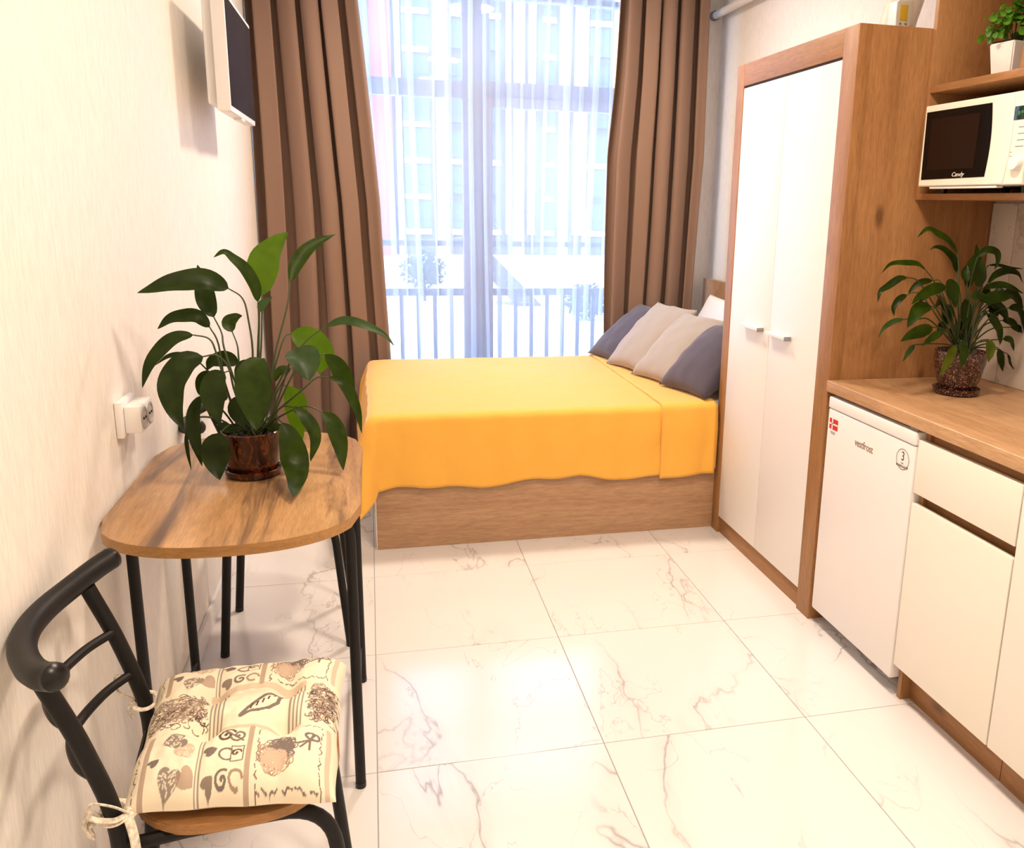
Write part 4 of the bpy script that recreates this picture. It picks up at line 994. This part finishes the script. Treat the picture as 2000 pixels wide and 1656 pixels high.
LEAVES_A=[
([(-0.018,0.017,0.0),(0.015,-0.0,0.179),(0.011,-0.0,0.287),(0.001,-0.0,0.333),(-0.027,-0.0,0.355)],[(-0.027,-0.0,0.355),(-0.066,-0.015,0.374),(-0.113,-0.03,0.374),(-0.164,-0.045,0.364),(-0.209,-0.06,0.351)],0.047,0),
([(0.013,-0.012,0.0),(-0.046,0.02,0.191),(-0.056,0.04,0.244),(-0.074,0.06,0.28)],[(-0.074,0.06,0.28),(-0.089,0.07,0.316),(-0.096,0.08,0.357),(-0.107,0.09,0.403)],0.04,0),
([(-0.0,-0.003,0.0),(0.03,0.017,0.18),(0.038,0.033,0.282),(0.039,0.05,0.332)],[(0.039,0.05,0.332),(0.047,0.067,0.396),(0.069,0.083,0.446),(0.104,0.1,0.481)],0.071,2),
([(0.008,0.014,0.0),(0.026,0.007,0.192),(0.033,0.013,0.275),(0.033,0.02,0.321)],[(0.033,0.02,0.321),(0.027,0.016,0.363),(0.008,0.012,0.4),(-0.015,0.008,0.425),(-0.033,0.004,0.439),(-0.055,-0.0,0.427)],0.027,1),
([(-0.02,-0.024,0.0),(0.035,0.02,0.068),(0.063,0.04,0.195),(0.094,0.06,0.302),(0.103,0.08,0.362)],[(0.103,0.08,0.362),(0.119,0.107,0.407),(0.156,0.133,0.449),(0.213,0.16,0.477)],0.03,1),
([(0.017,-0.003,0.0),(0.036,0.008,0.056),(0.09,0.015,0.16),(0.138,0.022,0.225),(0.185,0.03,0.259)],[(0.185,0.03,0.259),(0.228,0.022,0.274),(0.278,0.015,0.263),(0.324,0.008,0.239),(0.349,-0.0,0.211)],0.02,3),
([(0.013,-0.025,0.0),(-0.048,0.02,0.095),(-0.065,0.04,0.216),(-0.085,0.06,0.256)],[(-0.085,0.06,0.256),(-0.11,0.055,0.281),(-0.144,0.05,0.284),(-0.173,0.045,0.276),(-0.197,0.04,0.256)],0.032,0),
([(-0.003,0.011,0.0),(-0.038,-0.0,0.075),(-0.064,-0.0,0.199),(-0.078,-0.0,0.237),(-0.112,-0.0,0.247)],[(-0.112,-0.0,0.247),(-0.144,-0.01,0.243),(-0.177,-0.02,0.219),(-0.208,-0.03,0.176),(-0.222,-0.04,0.132)],0.032,0),
([(-0.014,0.022,0.0),(-0.05,0.033,0.092),(-0.112,0.067,0.165),(-0.14,0.1,0.176)],[(-0.14,0.1,0.176),(-0.171,0.107,0.183),(-0.2,0.113,0.175),(-0.227,0.12,0.155)],0.012,0),
([(0.02,-0.023,0.0),(-0.026,-0.012,0.102),(-0.036,-0.025,0.171),(-0.058,-0.038,0.204),(-0.085,-0.05,0.204)],[(-0.085,-0.05,0.204),(-0.121,-0.067,0.19),(-0.145,-0.085,0.153),(-0.145,-0.103,0.103),(-0.126,-0.12,0.05)],0.056,0),
([(-0.024,0.002,0.0),(-0.05,0.033,0.092),(-0.079,0.067,0.135),(-0.096,0.1,0.141)],[(-0.096,0.1,0.141),(-0.117,0.1,0.119),(-0.126,0.1,0.09),(-0.122,0.1,0.077)],0.029,0),
([(0.022,-0.006,0.0),(-0.02,-0.015,0.054),(-0.021,-0.03,0.129),(-0.03,-0.045,0.165),(-0.04,-0.06,0.168)],[(-0.04,-0.06,0.168),(-0.061,-0.07,0.148),(-0.066,-0.08,0.104),(-0.054,-0.09,0.053)],0.05,0),
([(-0.014,-0.004,0.0),(-0.048,-0.007,0.048),(-0.078,-0.013,0.089),(-0.102,-0.02,0.106)],[(-0.102,-0.02,0.106),(-0.118,-0.03,0.071),(-0.12,-0.04,0.017),(-0.107,-0.05,-0.06)],0.028,0),
([(-0.024,-0.014,0.0),(-0.054,-0.0,0.032),(-0.11,-0.0,0.049),(-0.142,-0.0,0.026)],[(-0.142,-0.0,0.026),(-0.145,-0.005,-0.016),(-0.142,0.001,-0.084)],0.01,0),
([(-0.003,-0.0,0.0),(0.001,-0.018,0.03),(0.027,-0.035,0.129),(0.048,-0.052,0.188),(0.048,-0.07,0.2)],[(0.048,-0.07,0.2),(0.032,-0.087,0.172),(0.028,-0.103,0.106),(0.029,-0.12,0.041)],0.074,1),
([(-0.013,-0.013,0.0),(0.009,-0.0,0.049),(0.024,-0.0,0.145),(0.017,-0.0,0.174)],[(0.017,-0.0,0.174),(-0.008,-0.01,0.167),(-0.024,-0.02,0.141)],0.029,0),
([(-0.014,-0.002,0.0),(-0.02,0.02,0.046),(-0.022,0.04,0.177),(-0.026,0.06,0.212),(-0.038,0.08,0.241)],[(-0.038,0.08,0.241),(-0.046,0.087,0.261),(-0.031,0.093,0.275),(-0.015,0.1,0.279)],0.029,1),
([(-0.011,-0.024,0.0),(0.021,-0.0,0.097),(0.031,-0.0,0.216),(0.038,-0.0,0.3)],[(0.038,-0.0,0.3),(0.048,-0.0,0.319),(0.068,-0.0,0.335)],0.019,3),
([(0.017,0.003,0.0),(0.04,0.025,0.091),(0.071,0.05,0.193),(0.084,0.075,0.228),(0.096,0.1,0.232)],[(0.096,0.1,0.232),(0.137,0.11,0.211),(0.168,0.12,0.174),(0.158,0.13,0.121)],0.063,2),
([(0.007,-0.016,0.0),(0.051,-0.01,0.05),(0.093,-0.02,0.157),(0.107,-0.03,0.201),(0.116,-0.04,0.217)],[(0.116,-0.04,0.217),(0.136,-0.07,0.194),(0.149,-0.1,0.15)],0.068,3),
([(0.025,0.018,0.0),(0.053,0.01,0.045),(0.112,0.02,0.159),(0.15,0.03,0.19),(0.179,0.04,0.188)],[(0.179,0.04,0.188),(0.208,0.047,0.156),(0.229,0.053,0.104),(0.237,0.06,0.049)],0.038,1),
([(-0.019,-0.008,0.0),(0.04,-0.0,0.038),(0.125,-0.0,0.109),(0.158,-0.0,0.137),(0.188,-0.0,0.139)],[(0.188,-0.0,0.139),(0.227,-0.007,0.122),(0.252,-0.013,0.063),(0.262,-0.02,-0.003)],0.022,1),
([(0.011,0.011,0.0),(0.049,-0.005,0.03),(0.105,-0.01,0.063),(0.138,-0.015,0.07),(0.171,-0.02,0.056)],[(0.171,-0.02,0.056),(0.196,-0.03,0.025),(0.21,-0.04,-0.027),(0.215,-0.06,-0.084)],0.037,1),
([(0.022,-0.004,0.0),(0.036,0.033,0.04),(0.064,0.067,0.101),(0.08,0.1,0.099)],[(0.08,0.1,0.099),(0.101,0.107,0.056),(0.102,0.113,-0.003),(0.108,0.12,-0.052)],0.053,2),
([(0.017,0.009,0.0),(0.045,-0.01,0.031),(0.075,-0.02,0.071),(0.103,-0.03,0.073)],[(0.103,-0.03,0.073),(0.129,-0.04,0.05),(0.152,-0.05,0.003),(0.139,-0.06,-0.058)],0.029,1),
([(-0.01,0.004,0.0),(0.037,-0.023,0.025),(0.063,-0.047,0.052),(0.08,-0.07,0.045)],[(0.08,-0.07,0.045),(0.095,-0.083,0.009),(0.104,-0.097,-0.054),(0.112,-0.245,-0.084)],0.058,1),
([(0.019,0.017,0.0),(-0.012,-0.02,0.026),(-0.039,-0.04,0.037),(-0.059,-0.06,0.024)],[(-0.059,-0.06,0.024),(-0.069,-0.065,-0.012),(-0.071,-0.07,-0.049),(-0.064,-0.088,-0.084)],0.057,0),
([(0.0,0.004,0.0),(-0.005,-0.015,0.015),(-0.071,-0.03,0.036)],[(-0.071,-0.03,0.036),(-0.044,-0.04,0.028),(-0.013,-0.05,0.025)],0.02,0),
([(-0.023,-0.013,0.0),(0.017,-0.01,0.015),(0.037,-0.02,0.029)],[(0.037,-0.02,0.029),(0.055,-0.025,0.024),(0.077,-0.03,0.03)],0.018,1),
([(0.015,-0.004,0.0),(-0.009,-0.007,0.032),(-0.012,-0.013,0.073),(-0.016,-0.02,0.103)],[(-0.016,-0.02,0.103),(-0.025,-0.03,0.068),(-0.007,-0.04,0.026)],0.033,0),
([(-0.016,0.002,0.0),(-0.006,0.013,0.047),(-0.011,0.027,0.141),(-0.024,0.04,0.168)],[(-0.024,0.04,0.168),(-0.05,0.043,0.18),(-0.082,0.047,0.175),(-0.098,0.05,0.153)],0.034,0),
([(0.01,0.009,0.0),(0.029,0.017,0.035),(0.068,0.033,0.108),(0.096,0.05,0.153)],[(0.096,0.05,0.153),(0.069,0.045,0.145),(0.059,0.04,0.122)],0.021,1)]
LEAVES_B=[
([(0.023,0.022,0.0),(-0.022,0.007,0.135),(-0.029,0.013,0.236),(-0.037,0.02,0.303)],[(-0.037,0.02,0.303),(-0.082,0.01,0.339),(-0.131,-0.0,0.362),(-0.174,-0.01,0.375),(-0.211,-0.02,0.35)],0.021,1),
([(-0.022,-0.021,0.0),(-0.012,0.013,0.099),(-0.016,0.027,0.201),(-0.018,0.04,0.244)],[(-0.018,0.04,0.244),(-0.034,0.045,0.284),(-0.065,0.05,0.311),(-0.09,0.055,0.32),(-0.108,0.06,0.31)],0.024,0),
([(0.017,0.012,0.0),(-0.033,0.005,0.066),(-0.083,0.01,0.169),(-0.118,0.015,0.226),(-0.141,0.02,0.252)],[(-0.141,0.02,0.252),(-0.18,0.01,0.271),(-0.233,-0.0,0.275),(-0.284,-0.01,0.272),(-0.318,-0.02,0.245)],0.016,1),
([(0.008,-0.01,0.0),(-0.038,-0.005,0.05),(-0.144,-0.01,0.178),(-0.192,-0.015,0.225),(-0.23,-0.02,0.234)],[(-0.23,-0.02,0.234),(-0.264,-0.028,0.229),(-0.303,-0.035,0.207),(-0.329,-0.043,0.195),(-0.339,-0.05,0.164)],0.02,0),
([(0.005,0.005,0.0),(-0.017,0.017,0.099),(-0.071,0.033,0.211),(-0.092,0.05,0.219)],[(-0.092,0.05,0.219),(-0.132,0.053,0.212),(-0.158,0.057,0.191),(-0.165,0.06,0.174)],0.018,0),
([(0.004,-0.017,0.0),(-0.037,0.008,0.049),(-0.141,0.015,0.169),(-0.169,0.023,0.185),(-0.19,0.03,0.177)],[(-0.19,0.03,0.177),(-0.217,0.027,0.164),(-0.237,0.023,0.138),(-0.233,0.02,0.114)],0.018,0),
([(-0.003,-0.005,0.0),(-0.042,-0.008,0.034),(-0.131,-0.015,0.104),(-0.179,-0.023,0.111),(-0.233,-0.03,0.111)],[(-0.233,-0.03,0.111),(-0.273,-0.04,0.106),(-0.31,-0.05,0.088),(-0.332,-0.06,0.06)],0.014,3),
([(0.011,0.025,0.0),(-0.027,-0.01,0.086),(-0.055,-0.02,0.172),(-0.101,-0.03,0.207)],[(-0.101,-0.03,0.207),(-0.153,-0.04,0.201),(-0.206,-0.05,0.179),(-0.233,-0.06,0.158)],0.03,1),
([(0.022,0.002,0.0),(-0.037,-0.013,0.052),(-0.097,-0.027,0.133),(-0.154,-0.04,0.151)],[(-0.154,-0.04,0.151),(-0.2,-0.053,0.143),(-0.229,-0.067,0.119),(-0.253,-0.08,0.092)],0.037,1),
([(-0.003,-0.012,0.0),(-0.032,-0.01,0.034),(-0.084,-0.02,0.077),(-0.131,-0.03,0.086)],[(-0.131,-0.03,0.086),(-0.179,-0.04,0.075),(-0.222,-0.05,0.064),(-0.257,-0.06,0.049)],0.033,1),
([(-0.023,-0.024,0.0),(-0.032,-0.017,0.028),(-0.073,-0.033,0.066),(-0.113,-0.05,0.075)],[(-0.113,-0.05,0.075),(-0.149,-0.06,0.061),(-0.191,-0.07,0.036)],0.021,1),
([(-0.002,-0.009,0.0),(-0.041,-0.013,0.024),(-0.122,-0.027,0.035),(-0.193,-0.04,0.035)],[(-0.193,-0.04,0.035),(-0.22,-0.05,0.016),(-0.242,-0.06,-0.012)],0.016,3),
([(-0.006,0.02,0.0),(-0.031,-0.02,0.087),(-0.054,-0.04,0.174),(-0.091,-0.06,0.224)],[(-0.091,-0.06,0.224),(-0.116,-0.073,0.204),(-0.115,-0.087,0.173),(-0.113,-0.1,0.153)],0.046,0),
([(0.001,0.003,0.0),(0.01,0.01,0.1),(0.009,0.02,0.198)],[(0.009,0.02,0.198),(0.02,0.027,0.252),(0.039,0.033,0.292),(0.039,0.04,0.332)],0.038,1),
([(-0.013,-0.024,0.0),(0.006,-0.0,0.101),(0.005,-0.0,0.217),(0.017,-0.0,0.294)],[(0.017,-0.0,0.294),(0.041,-0.005,0.315),(0.074,-0.01,0.309),(0.079,-0.015,0.279),(0.066,-0.02,0.256)],0.02,1),
([(-0.009,-0.018,0.0),(0.002,-0.015,0.103),(0.013,-0.03,0.206)],[(0.013,-0.03,0.206),(0.006,-0.03,0.24),(0.005,-0.03,0.273),(0.009,-0.03,0.296)],0.04,0),
([(0.001,0.025,0.0),(0.002,-0.0,0.101),(-0.007,-0.0,0.217)],[(-0.007,-0.0,0.217),(-0.011,0.01,0.243),(0.001,0.02,0.269)],0.024,0),
([(0.009,-0.016,0.0),(0.035,0.017,0.098),(0.061,0.033,0.228),(0.1,0.05,0.266)],[(0.1,0.05,0.266),(0.137,0.05,0.266),(0.183,0.05,0.258),(0.232,0.05,0.256)],0.01,0),
([(0.02,0.015,0.0),(0.024,-0.0,0.084),(0.042,-0.0,0.176),(0.065,-0.0,0.214)],[(0.065,-0.0,0.214),(0.088,-0.0,0.241),(0.13,-0.0,0.254),(0.168,-0.0,0.244),(0.192,-0.0,0.217)],0.021,0),
([(0.012,0.02,0.0),(0.015,-0.007,0.085),(0.022,-0.013,0.164),(0.035,-0.02,0.199)],[(0.035,-0.02,0.199),(0.066,-0.023,0.209),(0.111,-0.027,0.209),(0.176,-0.03,0.186)],0.021,0),
([(0.013,0.014,0.0),(0.011,-0.013,0.075),(0.011,-0.027,0.139),(0.021,-0.04,0.164)],[(0.021,-0.04,0.164),(0.056,-0.043,0.174),(0.092,-0.047,0.178),(0.124,-0.05,0.181)],0.034,0),
([(-0.007,0.024,0.0),(0.033,0.01,0.047),(0.067,0.02,0.115),(0.1,0.03,0.135)],[(0.1,0.03,0.135),(0.132,0.03,0.141),(0.164,0.03,0.116),(0.185,0.03,0.084)],0.029,0),
([(0.023,-0.017,0.0),(0.017,-0.017,0.041),(0.034,-0.033,0.112),(0.049,-0.05,0.131)],[(0.049,-0.05,0.131),(0.05,-0.063,0.109),(0.065,-0.077,0.07),(0.063,-0.09,0.038)],0.038,0),
([(0.013,0.011,0.0),(0.035,0.005,0.037),(0.09,0.01,0.099),(0.129,0.015,0.129),(0.169,0.02,0.135)],[(0.169,0.02,0.135),(0.203,0.02,0.131),(0.225,0.02,0.096),(0.239,0.02,0.06)],0.029,0),
([(-0.002,0.002,0.0),(0.037,-0.0,0.024),(0.095,-0.0,0.037),(0.147,-0.0,0.04)],[(0.147,-0.0,0.04),(0.173,-0.0,0.036),(0.195,-0.0,0.0)],0.022,1),
([(-0.0,0.021,0.0),(0.022,-0.02,0.021),(0.035,-0.04,0.044),(0.046,-0.06,0.051)],[(0.046,-0.06,0.051),(0.045,-0.07,0.025),(0.04,-0.08,-0.016)],0.031,4),
([(0.0,0.017,0.0),(0.05,0.01,0.012),(0.109,0.02,0.023),(0.161,0.03,0.006)],[(0.161,0.03,0.006),(0.175,0.03,-0.034),(0.189,0.03,-0.07)],0.022,0),
([(-0.007,0.019,0.0),(0.053,0.013,0.011),(0.137,0.027,0.007),(0.205,0.04,-0.014)],[(0.205,0.04,-0.014),(0.219,0.04,-0.047),(0.239,0.04,-0.066)],0.017,0),
([(0.02,-0.002,0.0),(0.047,0.013,0.022),(0.12,0.027,0.068),(0.204,0.04,0.072)],[(0.204,0.04,0.072),(0.234,0.04,0.065),(0.261,0.04,0.053)],0.025,0),
([(0.003,0.021,0.0),(-0.037,-0.04,0.022),(-0.081,-0.08,0.039)],[(-0.081,-0.08,0.039),(-0.104,-0.09,0.014),(-0.126,-0.1,-0.017),(-0.149,-0.11,-0.05)],0.028,4),
([(0.011,-0.001,0.0),(-0.029,-0.04,0.025),(-0.065,-0.08,0.052)],[(-0.065,-0.08,0.052),(-0.069,-0.095,0.021),(-0.077,-0.11,-0.026)],0.04,1),
([(-0.014,-0.009,0.0),(-0.001,-0.01,0.04),(-0.02,-0.02,0.172)],[(-0.02,-0.02,0.172),(-0.028,-0.03,0.122),(-0.024,-0.04,0.073)],0.041,0),
([(0.01,-0.017,0.0),(-0.011,-0.025,0.087),(-0.028,-0.05,0.178)],[(-0.028,-0.05,0.178),(-0.005,-0.055,0.182),(0.027,-0.06,0.176)],0.024,0),
([(0.02,-0.012,0.0),(-0.009,0.01,0.065),(-0.07,0.02,0.127)],[(-0.07,0.02,0.127),(-0.055,0.01,0.135),(-0.037,-0.0,0.122)],0.025,0),
([(0.021,-0.01,0.0),(-0.015,0.013,0.065),(-0.073,0.027,0.187),(-0.077,0.04,0.172)],[(-0.077,0.04,0.172),(-0.054,0.045,0.144),(-0.042,0.05,0.109)],0.028,0),
([(0.023,0.01,0.0),(0.056,0.019,0.107),(0.112,0.038,0.154)],[(0.112,0.038,0.154),(0.132,0.041,0.144),(0.156,0.045,0.104)],0.023,0),
([(0.0,0.001,0.0),(0.016,0.001,0.122),(0.032,0.002,0.183)],[(0.032,0.002,0.183),(0.072,0.039,0.171),(0.117,0.077,0.133)],0.034,0),
([(0.008,0.004,0.0),(-0.024,0.013,0.074),(-0.049,0.026,0.089)],[(-0.049,0.026,0.089),(-0.066,0.016,0.081),(-0.08,0.007,0.044)],0.023,0),
([(-0.009,-0.015,0.0),(0.046,0.008,0.094),(0.093,0.016,0.128)],[(0.093,0.016,0.128),(0.12,0.03,0.119),(0.15,0.045,0.088)],0.022,0),
([(0.001,0.022,0.0),(0.021,0.03,0.079),(0.043,0.059,0.099)],[(0.043,0.059,0.099),(0.045,0.059,0.089),(0.051,0.059,0.049)],0.037,0),
([(0.006,-0.021,0.0),(0.062,0.022,0.122),(0.125,0.043,0.186)],[(0.125,0.043,0.186),(0.132,0.026,0.181),(0.142,0.009,0.157)],0.033,0),
([(0.016,0.011,0.0),(0.002,0.002,0.078),(0.004,0.005,0.097)],[(0.004,0.005,0.097),(0.03,0.036,0.085),(0.06,0.067,0.053)],0.036,0),
([(0.02,-0.015,0.0),(0.083,0.019,0.077),(0.167,0.038,0.094)],[(0.167,0.038,0.094),(0.213,0.048,0.083),(0.264,0.059,0.046)],0.025,0),
([(0.012,-0.022,0.0),(0.038,0.002,0.105),(0.077,0.003,0.15)],[(0.077,0.003,0.15),(0.11,0.016,0.142),(0.147,0.029,0.115)],0.029,0),
([(0.008,-0.011,0.0),(0.065,0.002,0.123),(0.129,0.004,0.187)],[(0.129,0.004,0.187),(0.182,0.021,0.175),(0.24,0.038,0.132)],0.032,0),
([(-0.014,0.019,0.0),(0.053,0.037,0.12),(0.108,0.073,0.183)],[(0.108,0.073,0.183),(0.12,0.074,0.176),(0.136,0.074,0.149)],0.035,0),
([(-0.02,0.001,0.0),(0.061,0.03,0.088),(0.123,0.06,0.116)],[(0.123,0.06,0.116),(0.112,0.031,0.112),(0.105,0.002,0.083)],0.033,0),
([(0.018,-0.013,0.0),(-0.047,0.019,0.124),(-0.094,0.038,0.188)],[(-0.094,0.038,0.188),(-0.107,0.054,0.18),(-0.117,0.071,0.151)],0.027,0),
([(-0.014,0.019,0.0),(-0.043,0.001,0.114),(-0.086,0.002,0.168)],[(-0.086,0.002,0.168),(-0.073,0.039,0.157),(-0.059,0.077,0.127)],0.023,0),
([(-0.004,0.011,0.0),(-0.011,0.024,0.094),(-0.022,0.048,0.13)],[(-0.022,0.048,0.13),(-0.033,0.044,0.12),(-0.039,0.039,0.079)],0.032,0),
([(-0.023,-0.007,0.0),(-0.013,0.011,0.073),(-0.027,0.022,0.086)],[(-0.027,0.022,0.086),(-0.025,0.029,0.076),(-0.021,0.036,0.039)],0.025,0)]

plant(pa, Vector((-0.27, 0.17, 0.86)), LEAVES_A, 100)
pb_ = thing('potted_plant', 'bushy peace lily in speckled red pot on the worktop', 'plant', (1.80, 0.30, 0.871))
cx, cy, z0 = 1.80, 0.30, 0.871
obj('pot', lathe(bm_new(), [(0.048, z0+0.012), (0.052, z0+0.014), (0.066, z0+0.05), (0.076, z0+0.10), (0.0775, z0+0.128), (0.0755, z0+0.137), (0.073, z0+0.134), (0.068, z0+0.110)], cx, cy, 40), 'glazeB', pb_)
obj('saucer', lathe(bm_new(), [(0.056, z0+0.0005), (0.067, z0+0.004), (0.071, z0+0.020), (0.0685, z0+0.021), (0.060, z0+0.011)], cx, cy, 40, True, True), 'glazeB', pb_)
obj('soil', lathe(bm_new(), [(0.069, z0+0.112), (0.035, z0+0.118), (0.004, z0+0.120)], cx, cy, 24, False, True), 'soil', pb_)
plant(pb_, Vector((1.80, 0.30, 1.0)), LEAVES_B, 300)
# artificial greenery in white square pot
z0 = 1.8085; cx, cy = 1.865, 0.320
pc = thing('potted_plant', 'small round leaved plant in white square pot on upper shelf', 'plant', (cx, cy, z0))
def sq(r0, r1, za, zb, bev):
    b = bm_new(); vs0 = [b.verts.new((sx*r0, sy*r0, za)) for sx, sy in ((-1, -1), (1, -1), (1, 1), (-1, 1))]; vs1 = [b.verts.new((sx*r1, sy*r1, zb)) for sx, sy in ((-1, -1), (1, -1), (1, 1), (-1, 1))]
    b.faces.new(vs0[::-1]); b.faces.new(vs1)
    for k in range(4): b.faces.new((vs0[k], vs0[(k+1) % 4], vs1[(k+1) % 4], vs1[k]))
    bmesh.ops.bevel(b, geom=b.edges[:], offset=bev, segments=2, affect='EDGES')
    rz = Matrix.Rotation(rd(8), 4, 'Z')
    for v in b.verts: v.co = rz @ v.co+Vector((cx, cy, 0))
    return b
obj('pot', sq(0.036, 0.046, z0+0.0005, z0+0.098, 0.004), 'plastic', pc)
obj('soil', sq(0.041, 0.041, z0+0.0985, z0+0.103, 0.002), 'soil', pc)
random.seed(9); cl = None
for k in range(150):
    th_, ph_ = random.uniform(0, 2*PI), random.uniform(0.0, 1.75); r = random.uniform(0.045, 0.105)
    d = Vector((math.sin(ph_)*math.cos(th_), math.sin(ph_)*math.sin(th_), math.cos(ph_)*0.95))
    p = Vector((0, 0, 0.118))+d*r
    if cl is None:
        b = bm_new(); vsx = [b.verts.new((0.012*math.cos(2*PI*q/9)*(1.0 if q else 0.8), 0.011*math.sin(2*PI*q/9), 0.0025*math.cos(4*PI*q/9))) for q in range(9)]; c0 = b.verts.new((0, 0, -0.001))
        for q in range(9): b.faces.new((c0, vsx[q], vsx[(q+1) % 9]))
        o = obj('leaf', b, 'fern', pc, local=True); cl = o
    else: o = cl.copy(); COL.objects.link(o); o.parent = pc
    o.location = p; q_ = (d+Vector((random.uniform(-.6, .6), random.uniform(-.6, .6), random.uniform(-.2, .6)))).to_track_quat('Z', 'Y'); o.rotation_euler = q_.to_euler(); s_ = random.uniform(0.75, 1.3); o.scale = (s_, s_, s_)
for k in range(14):
    th_, ph_ = random.uniform(0, 2*PI), random.uniform(0.0, 1.2); d = Vector((math.sin(ph_)*math.cos(th_), math.sin(ph_)*math.sin(th_), math.cos(ph_)))
    obj('stem', tube(bm_new(), [Vector((cx, cy, z0+0.10))+d*0.01, Vector((cx, cy, z0+0.112))+d*0.05, Vector((cx, cy, z0+0.112))+d*0.09], 0.0012, 5), 'stem', pc)
